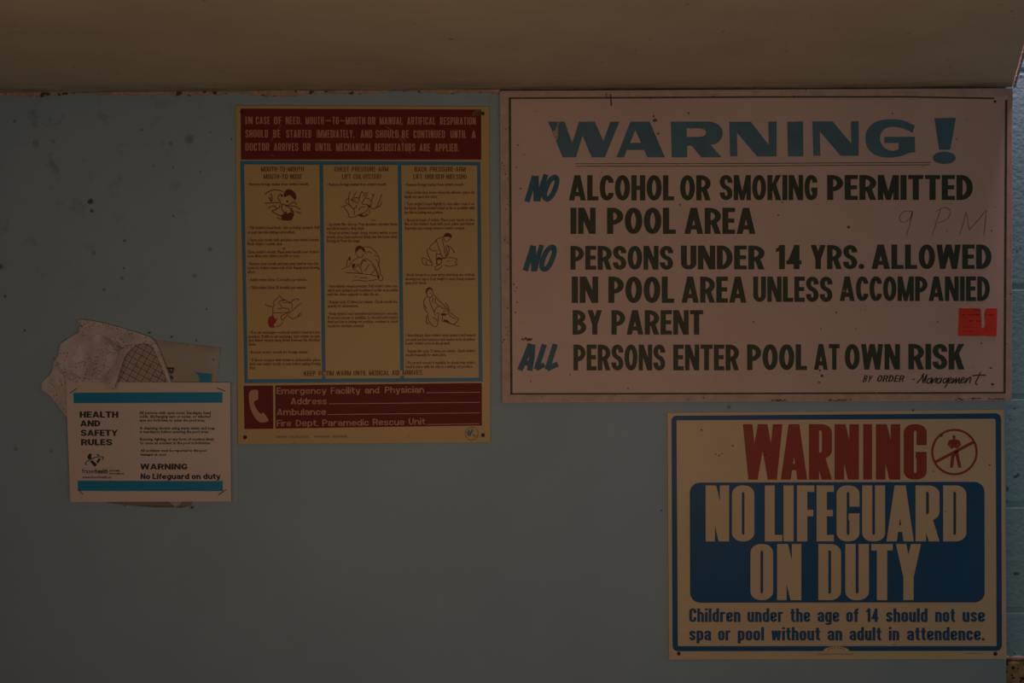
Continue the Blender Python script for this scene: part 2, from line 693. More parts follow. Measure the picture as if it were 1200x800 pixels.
def wall_paint(name, col, stain, bump_scale, bump_k, stain_left=True):
    m, nt, b = nodes(name)
    pos = world_pos(nt)
    c = mix(nt, ramp(nt, noise(nt, pos, 3.0, 5), .35, .7), col, tuple(x * .9 for x in col))
    # mildew specks that gather in the upper left of the wall
    sep = N(nt, 'ShaderNodeSeparateXYZ')
    nt.links.new(pos, sep.inputs[0])
    if stain_left:
        reg = mth(nt, 'MULTIPLY', ramp(nt, sep.outputs[0], -.45, -.85), ramp(nt, sep.outputs[2], 1.62, 1.95))
        spots = ramp(nt, noise(nt, pos, 26, 5, .65), .56, .72)
        c = mix(nt, mth(nt, 'MULTIPLY', mth(nt, 'MULTIPLY', spots, reg), .55), c, stain)
        # single marks: (photo x, y, radius px, strength)
        for px, py, r, k in ((106, 236, 4.0, .9), (107.5, 247, 2.6, .8), (222, 163, 6.5, .45), (146, 282, 2.2, .7), (122, 339, 2, .6), (246, 292, 3, .5),
                             (228, 323, 3, .45), (203, 253, 1.5, .7), (235, 201, 2.2, .4), (0, 312, 4, .8), (6, 347, 2, .7), (29, 387, 1.8, .7),
                             (42, 168, 5, .35), (62, 166, 3, .35), (145, 314, 1.5, .7), (143, 326, 2.5, .4), (110, 296, 3, .4), (271, 163, 1.3, .9),
                             (242, 362, 1.4, .7), (174, 390, 1.4, .8), (775, 598, 1.2, .8), (854, 477, 3, .5), (18, 526, 3, .4), (60, 528, 3, .35),
                             (180, 194, 2, .4), (200, 168, 3.5, .3), (166, 152, 2, .5), (17, 142, 2, .6), (203, 196, 1.4, .6), (247, 155, 1.6, .4)):
            w = P(px, py)
            jit = N(nt, 'ShaderNodeVectorMath', operation='ADD')
            nz = N(nt, 'ShaderNodeTexNoise', Scale=300.0)
            nt.links.new(pos, nz.inputs['Vector'])
            ms = N(nt, 'ShaderNodeVectorMath', operation='SCALE')
            ms.inputs['Scale'].default_value = r * SC * 1.2
            nt.links.new(nz.outputs['Color'], ms.inputs[0])
            nt.links.new(pos, jit.inputs[0])
            nt.links.new(ms.outputs[0], jit.inputs[1])
            dn = N(nt, 'ShaderNodeVectorMath', operation='DISTANCE')
            nt.links.new(jit.outputs[0], dn.inputs[0])
            dn.inputs[1].default_value = (w.x + r * SC * .6, w.y + r * SC * .6, w.z + r * SC * .6)
            f = ramp(nt, dn.outputs['Value'], r * SC * .45, r * SC * 1.15, inv=True)
            c = mix(nt, mth(nt, 'MULTIPLY', f, k), c, stain)
    else:
        c = mix(nt, mth(nt, 'MULTIPLY', ramp(nt, noise(nt, pos, 60, 3), .64, .70), .8), c, stain)
    nt.links.new(c, b.inputs['Base Color'])
    b.inputs['Roughness'].default_value = .6
    b.inputs['Specular IOR Level'].default_value = .3
    bp = N(nt, 'ShaderNodeBump', Strength=bump_k, Distance=.002)
    nt.links.new(noise(nt, pos, bump_scale, 5, .6), bp.inputs['Height'])
    nt.links.new(bp.outputs[0], b.inputs['Normal'])
    return m


M = {}
M['wall'] = wall_paint('pale_blue_wall_paint', (.35, .565, .70), (.05, .07, .06), 55, .25)
M['block'] = wall_paint('blue_block_paint', (.27, .58, .66), (.06, .10, .11), 90, .9, False)
M['ochre'] = paint('ochre_block_paint', (.45, .40, .19), .7, .4, 60, (.05, .03, .015), 140, .58, .2, .6, 200)
M['ceiling'] = paint('cream_ceiling_paint', (.72, .70, .53), .7, .12, 4, (.40, .35, .24), 70, .72, .2, .25, 90)
_nt = M['ceiling'].node_tree
_b = _nt.nodes['Principled BSDF']
_src = _b.inputs['Base Color'].links[0].from_socket
_pos = world_pos(_nt)
_sep = N(_nt, 'ShaderNodeSeparateXYZ')
_nt.links.new(_pos, _sep.inputs[0])
_mp = N(_nt, 'ShaderNodeMapping')
_mp.inputs['Scale'].default_value = (3, 26, 1)
_nt.links.new(_pos, _mp.inputs[0])
_g = mth(_nt, 'MULTIPLY', ramp(_nt, _sep.outputs[1], -.075, -.002), ramp(_nt, noise(_nt, _mp.outputs[0], 3.2, 6, .7), .34, .60))
_sp = mth(_nt, 'MULTIPLY', ramp(_nt, _sep.outputs[1], -.03, -.004), ramp(_nt, noise(_nt, _pos, 130, 3), .58, .64))
_c = mix(_nt, mth(_nt, 'MULTIPLY', _g, .8), _src, (.16, .13, .09))
_c = mix(_nt, mth(_nt, 'MULTIPLY', _sp, .7), _c, (.08, .06, .04))
_nt.links.new(_c, _b.inputs['Base Color'])
M['caulk'] = paint('old_cream_filler', (.62, .52, .38), .8, .35, 40, (.12, .09, .05), 70, .60, .2, .5, 200)
M['pale_filler'] = paint('pale_chipped_filler', (.62, .60, .60), .7, .2, 60, (.10, .08, .07), 90, .62)
M['floor'] = paint('grey_floor_paint', (.25, .25, .24), .7)
M['board'] = paint('off_white_board', (.70, .61, .56), .5, .07, 7, (.25, .18, .13), 130, .765, .35, .06, 120)
M['board_edge'] = paint('worn_board_edge', (.64, .55, .49), .7, .18, 50, (.26, .17, .10), 120, .72)
M['teal'] = paint('dull_teal_paint', (.10, .25, .36), .5, .15, 30, (.6, .6, .58), 220, .80)
M['navy'] = paint('blue_brush_paint', (.045, .19, .30), .5, .2, 30)
M['black'] = paint('black_green_paint', (.05, .085, .06), .5, .2, 30, (.6, .58, .55), 210, .80)
M['line'] = paint('green_black_line', (.085, .11, .07), .6, .35, 60, (.5, .46, .4), 90, .72)
M['pencil'] = paint('faint_pencil', (.38, .34, .31), .7, .35, 60)
M['speck'] = paint('brown_dirt', (.16, .11, .07), .8)
M['chip'] = paint('bare_tan_chip', (.62, .52, .34), .8, .3, 200)
M['sticker'] = paint('red_sticker_vinyl', (.95, .09, .06), .35, .2, 40, None)
M['sticker_ink'] = paint('dark_red_ink', (.28, .02, .02), .5)
M['poster'] = paint('yellow_poster', (.60, .50, .22), .42, .05, 6, (.5, .33, .15), 90, .75, .4)
M['poster_edge'] = paint('yellow_poster_edge', (.6, .48, .2), .5)
M['maroon'] = paint('maroon_print', (.20, .034, .034), .5, .12, 12, None, spec=.15)
M['frame_blue'] = paint('blue_frame_print', (.045, .27, .50), .42, .12, 12)
M['ink'] = paint('dark_maroon_ink', (.15, .042, .03), .5, .1)
M['red_ink'] = paint('red_fill_ink', (.40, .035, .05), .5, .1)
M['grey_ink'] = paint('grey_ink', (.30, .26, .2), .5)
M['lettering_cream'] = paint('cream_reversed_lettering', (.58, .36, .24), .42, .08)
M['scratch'] = paint('pale_scratch', (.50, .36, .22), .6, .3, 90)
M['guard'] = paint('ivory_sign_panel', (.76, .69, .46), .45, .06, 7, (.4, .3, .18), 120, .765)
M['guard_blue'] = paint('deep_blue_print', (.024, .14, .33), .45, .1, 8, (.5, .5, .4), 260, .80)
M['guard_red'] = paint('red_print', (.39, .075, .055), .45, .1, 8, (.6, .4, .3), 260, .80)
M['paper'] = paint('white_notice_paper', (.75, .75, .72), .6, .05, 8)
M['bar'] = paint('teal_bar_print', (.015, .34, .66), .5, .1, 8)
M['paper_ink'] = paint('black_print', (.03, .05, .05), .5)
M['old_paper'] = paint('yellowed_notice_paper', (.45, .49, .45), .65, .08, 10, (.4, .3, .2), 120, .76)
M['olive_paper'] = paint('olive_backing_paper', (.20, .20, .10), .7, .2, 20)
M['screw'] = paint('rusty_dark_screw', (.045, .045, .04), .5, .4, 300)
M['steel'] = paint('dark_steel_wire', (.11, .08, .07), .4)
# torn paper with mould spots
m, nt, b = nodes('mould_spotted_paper')
pos = world_pos(nt)
vor = N(nt, 'ShaderNodeTexVoronoi', Scale=205.0)
nt.links.new(pos, vor.inputs['Vector'])
dots = ramp(nt, vor.outputs['Distance'], .20, .30, inv=True)
patch = ramp(nt, noise(nt, pos, 22, 2), .38, .52)
c = mix(nt, ramp(nt, noise(nt, pos, 30, 3), .35, .7), (.72, .75, .78), (.54, .56, .57))
c = mix(nt, mth(nt, 'MULTIPLY', mth(nt, 'MULTIPLY', dots, patch), .85), c, (.10, .08, .07))
nt.links.new(c, b.inputs['Base Color'])
b.inputs['Roughness'].default_value = .75
M['mould'] = m
# printed grid side of the torn paper: ruled lines at an angle, small specks of print
m, nt, b = nodes('ruled_chart_paper')
pos = world_pos(nt)
mp = N(nt, 'ShaderNodeMapping')
mp.inputs['Rotation'].default_value = (0, math.radians(-29), 0)
nt.links.new(pos, mp.inputs[0])
sep = N(nt, 'ShaderNodeSeparateXYZ')
nt.links.new(mp.outputs[0], sep.inputs[0])


def ruled(axis, pitch, wd):
    fr = mth(nt, 'FRACT', mth(nt, 'DIVIDE', sep.outputs[axis], pitch))
    return mth(nt, 'LESS_THAN', fr, wd)


g = mth(nt, 'MAXIMUM', ruled(0, .0118, .085), ruled(2, .0104, .10))
g2 = mth(nt, 'MULTIPLY', mth(nt, 'MAXIMUM', ruled(0, .0059, .10), ruled(2, .0052, .12)), .35)
prn = mth(nt, 'MULTIPLY', mth(nt, 'MULTIPLY', ramp(nt, noise(nt, pos, 420, 2), .52, .60), ramp(nt, noise(nt, pos, 40, 2), .45, .55)), .6)
c = mix(nt, mth(nt, 'MAXIMUM', mth(nt, 'MAXIMUM', g, g2), prn), (.48, .48, .44), (.09, .08, .07))
nt.links.new(c, b.inputs['Base Color'])
b.inputs['Roughness'].default_value = .75
M['ruled'] = m
# clear sleeve
m, nt, b = nodes('clear_plastic_sleeve')
b.inputs['Base Color'].default_value = (.75, .85, .85, 1)
b.inputs['Roughness'].default_value = .25
b.inputs['Alpha'].default_value = .16
M['plastic'] = m


# ------------------------------------------------------------------ structure
def box_bm(x0, x1, y0, y1, z0, z1, bev=0.0, seg=2):
    bm = bmesh.new()
    bmesh.ops.create_cube(bm, size=1)
    for v in bm.verts:
        v.co = Vector((x0 if v.co.x < 0 else x1, y0 if v.co.y < 0 else y1, z0 if v.co.z < 0 else z1))
    if bev:
        bmesh.ops.bevel(bm, geom=bm.edges[:], offset=bev, segments=seg, affect='EDGES', profile=.6)
    return bm


def struct(o):
    o['kind'] = 'structure'
    return o


XE = P(1179, 400).x       # vertical end of the plastered wall
ZT = P(600, 104).z        # wall top at the middle
struct(bm_obj('wall_back', box_bm(-2.6, XE, 0, .06, 0, ZT + .06, .0), M['wall']))

# soffit: underside slopes with the joint line of the photograph, angled free end beside the block wall
jl, jr = P(0, 109.5), P(1188.5, 102.3)
slope = (jr.z - jl.z) / (jr.x - jl.x)
zj = lambda x: jl.z + slope * (x - jl.x)
far = jr + Vector((-.092, -.213, 0)) + (Vector((-.092, -.213, 0)) * 6)
outline = [(-2.6, .0), (jr.x, .0), (far.x, far.y), (-2.6, far.y)]
bm = bmesh.new()
lo = [bm.verts.new((x, y, zj(x))) for x, y in outline]
hi = [bm.verts.new((x, y, zj(x) + .14)) for x, y in outline]
bm.faces.new(lo)
bm.faces.new(hi[::-1])
for i in range(4):
    bm.faces.new((lo[i], hi[i], hi[(i + 1) % 4], lo[(i + 1) % 4]))
bmesh.ops.recalc_face_normals(bm, faces=bm.faces[:])
bmesh.ops.bevel(bm, geom=[e for e in bm.edges if abs(e.verts[0].co.z - e.verts[1].co.z) < .05 and min(v.co.x for v in e.verts) > 0], offset=.004, segments=2, affect='EDGES')
struct(bm_obj('ceiling', bm, M['ceiling']))

# filler bead in the joint between wall and soffit
random.seed(3)
vs_, fs = [], []
n = 260
for i in range(n + 1):
    px = -260 + i * (846 / n)
    x = (px - 600) * SC
    z = zj(x)
    r = .0030 + .0022 * math.sin(px * .05) * math.sin(px * .017) + random.uniform(-.0012, .0016)
    if 270 < px < 380:
        r += .003 * math.sin((px - 270) / 110 * math.pi)
    r = max(r, .0012)
    dz = random.uniform(-.0008, .0008)
    for a in range(6):
        t = math.pi / 2 * a / 5
        vs_.append((x, -r * 1.3 * math.sin(t), z + .001 - r * math.cos(t) * 1.5 + dz))
    if i:
        b0 = 6 * (i - 1)
        for a in range(5):
            fs.append((b0 + a, b0 + a + 1, b0 + a + 7, b0 + a + 6))
struct(link('trim_1', vs_, fs, M['caulk'], smooth=True))
# hair crack of filler along the angled end of the soffit
vs_, fs = [], []
n = 70
for i in range(n + 1):
    t = i / n
    p = jr.lerp(jr + (far - jr) * .45, t)
    r = .0022 + random.uniform(-.0009, .0012)
    for a in range(6):
        q = math.pi * (a / 5)
        vs_.append((p.x + .0005 + r * math.cos(q) * .9, p.y, zj(p.x) - r * math.sin(q) * .8 + .0006))
    if i:
        b0 = 6 * (i - 1)
        for a in range(5):
            fs.append((b0 + a, b0 + a + 1, b0 + a + 7, b0 + a + 6))
struct(link('trim_2', vs_, fs, M['pale_filler'], smooth=True))

# block wall set back behind the plaster edge: blocks with recessed mortar joints, courses of about 200 mm
BY = .035
rows = [P(0, y).z for y in (-181, -52, 77, 335, 466, 595, 721, 850, 979, 1108, 1240, 1370)]
bmw = bmesh.new()


def add_box(bm, x0, x1, y0, y1, z0, z1, bev):
    b2 = box_bm(x0, x1, y0, y1, z0, z1, bev)
    me = bpy.data.meshes.new('tmp')
    b2.to_mesh(me)
    b2.free()
    bm.from_mesh(me)
    bpy.data.meshes.remove(me)


ZL = P(0, 779).z
for i in range(len(rows) - 1):
    z1, z0 = rows[i], rows[i + 1]
    sh = .2 if i % 2 else 0
    for k in range(-1, 5):
        x0 = XE - .07 + sh + k * .4
        x1 = x0 + .392
        x0 = max(x0, XE - .06)
        if x1 - x0 < .03:
            continue
        za, zb = z0 + .004, z1 - .004
        if za < ZL:
            za = ZL
        if zb - za > .02:
            add_box(bmw, x0, x1, BY, BY + .1, za, zb, .0028)
add_box(bmw, XE - .06, XE + 2, BY + .0022, BY + .11, ZL, rows[0], .0005)
struct(bm_obj('wall_right', bmw, M['block']))
bml = bmesh.new()
for i in range(len(rows) - 1):
    z1, z0 = min(rows[i], ZL - .004), max(rows[i + 1], 0)
    if z1 - z0 < .03:
        continue
    for k in range(-1, 5):
        x0 = max(XE - .07 + (.2 if i % 2 else 0) + k * .4, XE - .06)
        x1 = XE - .07 + (.2 if i % 2 else 0) + k * .4 + .392
        if x1 - x0 > .03:
            add_box(bml, x0, x1, BY - .003, BY + .1, z0 + .004, z1, .004)
add_box(bml, XE - .06, XE + 2, BY + .005, BY + .11, 0, ZL, .0005)
struct(bm_obj('wall_right_base', bml, M['ochre']))
# rough mortar line where the blue paint stops
vs_, fs = [], []
for i in range(161):
    x = XE - .05 + i * .01
    for a in range(6):
        q = math.pi * a / 5
        r = .004 + random.uniform(-.0015, .002)
        vs_.append((x, BY + .002 - r * math.sin(q), ZL + r * math.cos(q) + .002))
    if i:
        b0 = 6 * (i - 1)
        for a in range(5):
            fs.append((b0 + a, b0 + a + 1, b0 + a + 7, b0 + a + 6))
struct(link('trim_3', vs_, fs, M['caulk'], smooth=True))
struct(bm_obj('floor', box_bm(-2.6, XE + 2, -3.2, .15, -.1, 0), M['floor']))


# ------------------------------------------------------------------ sign building blocks
def panel(name, quad, h0, h1, mat, root, bev=.0015, label=None, edge=None):
    """A board whose front face has the given photo-pixel corners (tl, tr, br, bl)."""
    bm = bmesh.new()
    f = [bm.verts.new(P(*q, h1)) for q in quad]
    bk = [bm.verts.new(Vector((v.co.x, -h0, v.co.z))) for v in f]
    bm.faces.new(f)
    bm.faces.new(bk[::-1])
    for i in range(4):
        bm.faces.new((f[i], bk[i], bk[(i + 1) % 4], f[(i + 1) % 4]))
    bmesh.ops.recalc_face_normals(bm, faces=bm.faces[:])
    if bev:
        bmesh.ops.bevel(bm, geom=bm.edges[:], offset=bev, segments=2, affect='EDGES', profile=.6)
    return bm_obj(name, bm, mat, root, label=label)


def screw(px, py, h, r, root, name='screw', slot=True):
    """Domed screw head with a slot, r in photo pixels."""
    bm = bmesh.new()
    c = P(px, py, h)
    R = r * SC
    rings = []
    for k in range(5):
        t = k / 4 * math.pi / 2
        rr, hh = R * math.cos(t), R * .55 * math.sin(t)
        if k == 4:
            rings.append([bm.verts.new((c.x, c.y - hh, c.z))])
        else:
            rings.append([bm.verts.new((c.x + rr * math.cos(a * math.pi / 7), c.y - hh, c.z + rr * math.sin(a * math.pi / 7))) for a in range(14)])
    for k in range(4):
        a, b2 = rings[k], rings[k + 1]
        for i in range(14):
            j = (i + 1) % 14
            if len(b2) == 1:
                bm.faces.new((a[i], a[j], b2[0]))
            else:
                bm.faces.new((a[i], a[j], b2[j], b2[i]))
    bmesh.ops.recalc_face_normals(bm, faces=bm.faces[:])
    return bm_obj(name, bm, M['screw'], root, smooth=True)


def tube(pts, r, name, mat, root, n=6):
    vs_, fs = [], []
    for i, p in enumerate(pts):
        a, b2 = pts[max(i - 1, 0)], pts[min(i + 1, len(pts) - 1)]
        d = (b2 - a).normalized()
        u = d.cross(Vector((0, 1, 0)))
        if u.length < .1:
            u = d.cross(Vector((1, 0, 0)))
        u.normalize()
        v = d.cross(u)
        for k in range(n):
            t = 2 * math.pi * k / n
            vs_.append(p + (u * math.cos(t) + v * math.sin(t)) * r)
        if i:
            b0 = n * (i - 1)
            for k in range(n):
                fs.append((b0 + k, b0 + (k + 1) % n, b0 + n + (k + 1) % n, b0 + n + k))
    fs.append(tuple(range(n))[::-1])
    fs.append(tuple(range(n * (len(pts) - 1), n * len(pts))))
    return link(name, vs_, fs, mat, root, smooth=True)


def px_list(pts, ox, oy, k):
    return [(ox + x / k, oy + y / k) for x, y in pts]


# ------------------------------------------------------------------ 1. big hand-lettered WARNING board
HB = .0125
wb = thing('pool_rules_board', 'large off-white hand-lettered board headed WARNING! listing alcohol, age and own-risk pool rules', 'sign', 887, 471)
panel('board_panel', [(585.5, 106.0), (1187.5, 102.9), (1186.3, 469.6), (588.5, 472.3)], .0015, HB, M['board'], wb, .003)
# worn lip of the board between its edge and the painted line
f = Flat()
f.poly([(587, 108), (1186, 104.9), (1185, 468), (590, 470.6)], [[(596.4, 113.6), (597.8, 462), (1178, 461), (1180.4, 112.6)]])
f.build('worn_edge', M['board_edge'], wb, HB + .00008, label='worn, rust-flecked edge of the board')
f = Flat()
f.stroke([(596.3, 115), (700, 114.6), (900, 113.6), (1060, 113.4), (1165, 115.2)], 1.9)
f.stroke([(597.4, 114), (598.4, 300), (599.3, 462)], 2.7)
f.stroke([(598, 461.4), (880, 460.9), (1178, 460.0)], 2.0)
f.stroke([(1179.2, 117), (1178.2, 300), (1177.2, 460.8)], 2.6)
f.build('border_line', M['line'], wb, HB + .0003)

# heading, traced letter by letter
f = Flat()
a = lambda pts: px_list(pts, 630, 130, 5.217)
c5 = lambda pts: px_list(pts, 840, 130, 4.138)
f.poly(a([(65, 65), (165, 65), (212, 195), (253, 65), (350, 65), (402, 185), (445, 65), (500, 65), (412, 283), (330, 283), (275, 150), (235, 283), (152, 283)]))
f.poly(a([(482, 283), (568, 65), (685, 65), (778, 283), (670, 283), (652, 238), (545, 238), (530, 283)]), [a([(565, 195), (632, 195), (598, 115)])])
f.poly(a(rpath([(815, 65), (1132, 63, 95, 70), (1132, 206, 95, 75), (1058, 206), (1125, 283), (1000, 283), (942, 212), (915, 212), (915, 283), (820, 283)])),
       [a(rpath([(912, 106), (912, 158), (1030, 158, 40, 26), (1030, 106, 40, 26)]))])
f.poly(c5([(60, 52), (165, 52), (252, 165), (250, 52), (290, 50), (290, 220), (195, 220), (98, 105), (100, 220), (65, 220)]))
f.poly(c5([(342, 52), (418, 50), (420, 220), (345, 220)]))
f.poly(c5([(463, 50), (562, 50), (652, 158), (650, 50), (688, 50), (688, 217), (600, 217), (500, 100), (502, 217), (468, 217)]))
f.poly(c5([(950, 106), (960, 70)] + smooth_pts([(960, 70), (905, 46), (840, 40), (772, 52), (732, 88), (720, 132), (733, 182), (775, 216), (835, 226), (895, 218), (935, 203), (962, 200)], n=4)[1:]
          + [(960, 125), (812, 125), (812, 155), (882, 155), (882, 186)] + smooth_pts([(882, 186), (850, 193), (815, 180), (794, 150), (793, 120), (808, 92), (845, 77), (900, 84), (950, 106)], n=4)[1:-1]))
f.build('heading_lettering', M['teal'], wb, HB + .0003, label='dull teal heading WARNING')
f = Flat()
f.poly(c5([(1055, 35), (1160, 33), (1132, 188), (1078, 188)]))
f.disc(840 + 1103 / 4.138, 130 + 227 / 4.138, 13.4, 7.3, n=32)
f.build('exclamation_lettering', M['teal'], wb, HB + .0003, label='dull teal exclamation mark')
f = Flat()
f.stroke([(674, 191.8), (880, 191.4), (1090.5, 190.2)], .75)
f.stroke([(675, 194.8), (880, 194.4), (1090, 193.0)], .75)
f.build('underline', M['line'], wb, HB + .0003)

RULES = [
    [('ALCOHOL', 666.7, 790, 234.8, 205.2), ('OR', 797, 832.8, 234.8, 205.2), ('SMOKING', 843.5, 957.9, 234.5, 205), ('PERMITTED', 969.3, 1140, 234.2, 205)],
    [('IN', 668.5, 698, 274, 243.3), ('POOL', 711.4, 792, 274, 243.3), ('AREA', 802, 885.3, 274, 243.4)],
    [('PERSONS', 668.5, 788.8, 315.9, 288), ('UNDER', 798, 896, 315.6, 287.6), ('14', 909.3, 939.3, 315.3, 287), ('YRS.', 950, 1012.5, 315.3, 287), ('ALLOWED', 1021.3, 1162, 315.1, 286.4)],
    [('IN', 670, 701, 354.8, 324), ('POOL', 713, 790, 354.8, 324), ('AREA', 798.7, 874.7, 354.5, 324), ('UNLESS', 882.7, 975.5, 353.6, 324), ('ACCOMPANIED', 984, 1160, 352.6, 323.8)],
    [('BY', 671, 705.5, 392, 363.3), ('PARENT', 716.5, 824, 392, 363.3)],
    [('PERSONS', 672, 779.5, 433.9, 403.6), ('ENTER', 789, 866, 433.8, 403.6), ('POOL', 875.5, 945.6, 433.5, 403.3), ('AT', 954, 984, 433.2, 403), ('OWN', 990, 1054.7, 433, 403), ('RISK', 1064.5, 1130.2, 432.8, 402.8)],
]
for ln in RULES:
    f = Flat()
    for w in ln:
        SIGN.word(f, *w)
    f.build('rule_lettering', M['black'], wb, HB + .0003)
# slanted brush words
n15 = lambda pts, ox=600, oy=195: px_list(pts, ox, oy, 15)


def brush(parts, name, ox, oy):
    f = Flat()
    for pts, w, cl in parts:
        q = n15(pts, ox, oy)
        f.stroke(smooth_pts(q, cl, 6) if len(q) > 2 else q, w * 1.17 / 15, cl)
    f.build(name, M['navy'], wb, HB + .0003, label='blue slanted brush word')


brush([([(395, 165), (350, 330), (262, 620)], 82, False), ([(418, 165), (425, 400), (428, 610)], 88, False), ([(598, 140), (530, 340), (452, 610)], 74, False),
       ([(745, 188), (790, 225), (772, 350), (700, 510), (625, 572), (572, 530), (592, 400), (660, 255)], 76, True)], 'brush_lettering', 600, 195)
brush([([(372, 190), (320, 360), (232, 632)], 82, False), ([(372, 195), (380, 420), (388, 645)], 86, False), ([(522, 178), (470, 360), (400, 620)], 72, False),
       ([(700, 218), (742, 250), (728, 370), (655, 540), (580, 605), (525, 565), (545, 425), (618, 280)], 76, True)], 'brush_lettering', 600, 275)
brush([([(330, 190), (240, 420), (138, 655)], 86, False), ([(362, 200), (350, 420), (308, 662)], 84, False), ([(190, 520), (345, 535)], 78, False),
       ([(568, 200), (500, 420), (425, 640)], 78, False), ([(425, 630), (572, 555)], 72, False),
       ([(762, 195), (690, 420), (620, 645)], 80, False), ([(615, 635), (805, 545)], 78, False)], 'brush_lettering', 600, 390)
# signature line
f = Flat()
BRUSH.word(f, 'BY', 1010.5, 1020.5, 447.8, 439.6, shear=.35)
BRUSH.word(f, 'ORDER', 1027, 1058.5, 447.3, 439.4, shear=.3)
f.rect(1069, 443.6, 1072, 444.9)
k7 = lambda pts: px_list(pts, 1000, 430, 7.06)
for pts in ([(525, 132), (560, 95), (580, 58), (575, 125), (608, 62), (590, 132)],
            [(642, 92), (618, 100), (610, 128), (632, 130), (650, 95), (640, 132)],
            [(660, 95), (648, 133), (680, 95), (690, 95), (676, 132)],
            [(722, 92), (700, 100), (692, 130), (712, 130), (732, 92), (718, 132)],
            [(775, 92), (750, 100), (742, 126), (762, 128), (785, 92), (770, 150), (752, 172)],
            [(786, 118), (815, 100), (805, 88), (788, 105), (788, 130), (818, 122)],
            [(832, 92), (820, 132), (852, 92), (845, 132), (878, 92), (872, 130), (885, 126)],
            [(890, 115), (918, 98), (908, 86), (892, 104), (892, 130), (925, 118)],
            [(938, 88), (925, 130), (960, 88), (972, 90), (962, 132)],
            [(1052, 42), (1030, 90), (1012, 132), (1028, 146)], [(985, 72), (1040, 66), (1098, 68)]):
    f.stroke(smooth_pts(k7(pts), n=4), 1.45)
f.build('signature_lettering', M['black'], wb, HB + .0003)
# faint hand-written hour
f = Flat()
k2 = lambda pts: px_list(pts, 880, 90, 3.75)
for pts in ([(706, 590), (672, 592), (652, 618), (668, 640), (700, 622), (710, 590), (700, 640), (684, 696)],
            [(834, 582), (815, 640), (796, 697)], [(812, 592), (850, 574), (876, 588), (866, 622), (822, 642)],
            [(946, 592), (934, 640), (918, 690)], [(948, 600), (960, 672)], [(960, 672), (1000, 628), (1032, 588)], [(1036, 584), (1030, 640), (1024, 698)]):
    f.stroke(smooth_pts(k2(pts), n=4), 1.15)
f.disc(880 + 861 / 3.75, 90 + 676 / 3.75, .9, n=8)
f.disc(880 + 1058 / 3.75, 90 + 676 / 3.75, 1.2, n=8)
f.build('pencil_lettering', M['pencil'], wb, HB + .0003, label='faint pencilled hour')
# paint chip in the W
f = Flat()
f.poly(a([(118, 85), (126, 100), (122, 170), (112, 185), (92, 125), (108, 118)]))
f.poly(a([(124, 66), (131, 66), (128, 85), (120, 90)]))
for x0, y0 in ((1056, 352), (988, 341), (992, 349), (967, 350), (975, 308)):
    f.poly([(x0 + random.uniform(-5, 5) * .7, y0 + random.uniform(-3, 3)) for _ in range(3)])
f.build('paint_chip', M['chip'], wb, HB + .0006)
f = Flat()
for x, y, r in ((766, 136, 1.3), (767.5, 141, 2), (771, 156.5, 1.4), (807, 132.5, 1.1), (610, 221, 1.0), (607, 170, .9), (605, 196, .8), (614, 181, .7), (705, 202, .8), (762, 115.5, .8),
                (1046, 133, .9), (1121, 163, .8), (994.5, 266, 1.6), (917, 237, .8), (797, 240, .9), (1099, 377, .8), (962, 385, .8), (883, 377, .9), (1003, 385, .7), (668, 439, .9), (622, 447, .8),
                (736, 455, .9), (1161, 431, 1.4), (1163, 450, 1.5), (602, 333, .9), (606, 354, .9), (604, 366, .9), (603.5, 341, .8), (605.5, 337, .8), (1092, 442, .7), (961, 434, 1.3), (963, 440, 1.6), (960, 448, 1),
                (980, 366, .9), (1014, 363, .6), (912, 252, .9), (670, 466, .8), (635, 465, .7), (720, 463, .7), (806, 468, .8), (1150, 402, 1)):
    f.blob(x, y, r)
for i in range(9):
    f.blob(612 + i * 1.35, 397.5 + random.uniform(-1.2, 1.2), random.uniform(.7, 1.6))
for x0, x1, y in ((1135, 1152, 466.8), (1158, 1180, 467.4), (1120, 1132, 467.6), (905, 925, 469.2), (970, 1000, 468.8)):
    for i in range(int((x1 - x0) / 1.6)):
        f.blob(x0 + i * 1.6, y + random.uniform(-.7, .7), random.uniform(.4, 1.1))
for i in range(26):
    t = random.random()
    f.blob(590 + random.uniform(-1.2, 6), 150 + 310 * t, random.uniform(.4, .9))
f.stroke([(710.5, 109), (711, 116)], .9)
f.stroke([(715.5, 110), (716.5, 124)], 1.6)
f.build('dirt_speck', M['speck'], wb, HB + .0006)
screw(1166, 119, HB, 1.6, wb, 'nail_head')
screw(1163.3, 450, HB, 1.2, wb, 'nail_head')
# red sticker, torn down the middle
st = link('sticker', [], [], M['sticker'], wb)
bpy.data.objects.remove(st)
f = Flat()
k9 = lambda pts: px_list(pts, 1110, 350, 13.33)
f.poly(k9([(185, 148), (500, 146), (528, 175), (534, 300), (536, 452), (570, 456), (590, 430), (592, 330), (580, 250), (590, 190), (612, 150), (782, 150), (776, 430), (768, 590), (560, 580), (400, 582), (190, 580), (168, 560), (178, 380)]))
st = f.build('sticker', M['sticker'], wb, HB + .0007, label='small red sticker torn down its middle')
f = Flat()
for x0, x1, y, w in ((400, 525, 180, 1.0), (235, 290, 248, 1.5), (335, 420, 250, 1.5), (428, 510, 246, 1.6), (582, 610, 248, 1.4), (640, 730, 250, 1.5),
                     (345, 400, 346, 2.0), (455, 480, 348, 1.6), (490, 528, 346, 1.8), (240, 480, 440, .5), (600, 720, 438, .5), (240, 400, 500, .5), (600, 710, 498, .5), (250, 420, 515, .4)):
    x = x0
    while x < x1:
        e = min(x + random.uniform(14, 34), x1)
        f.poly(k9([(x, y - w * 5), (e, y - w * 5 + random.uniform(-2, 2)), (e, y + w * 5), (x, y + w * 5 + random.uniform(-2, 2))]))
        x = e + 5
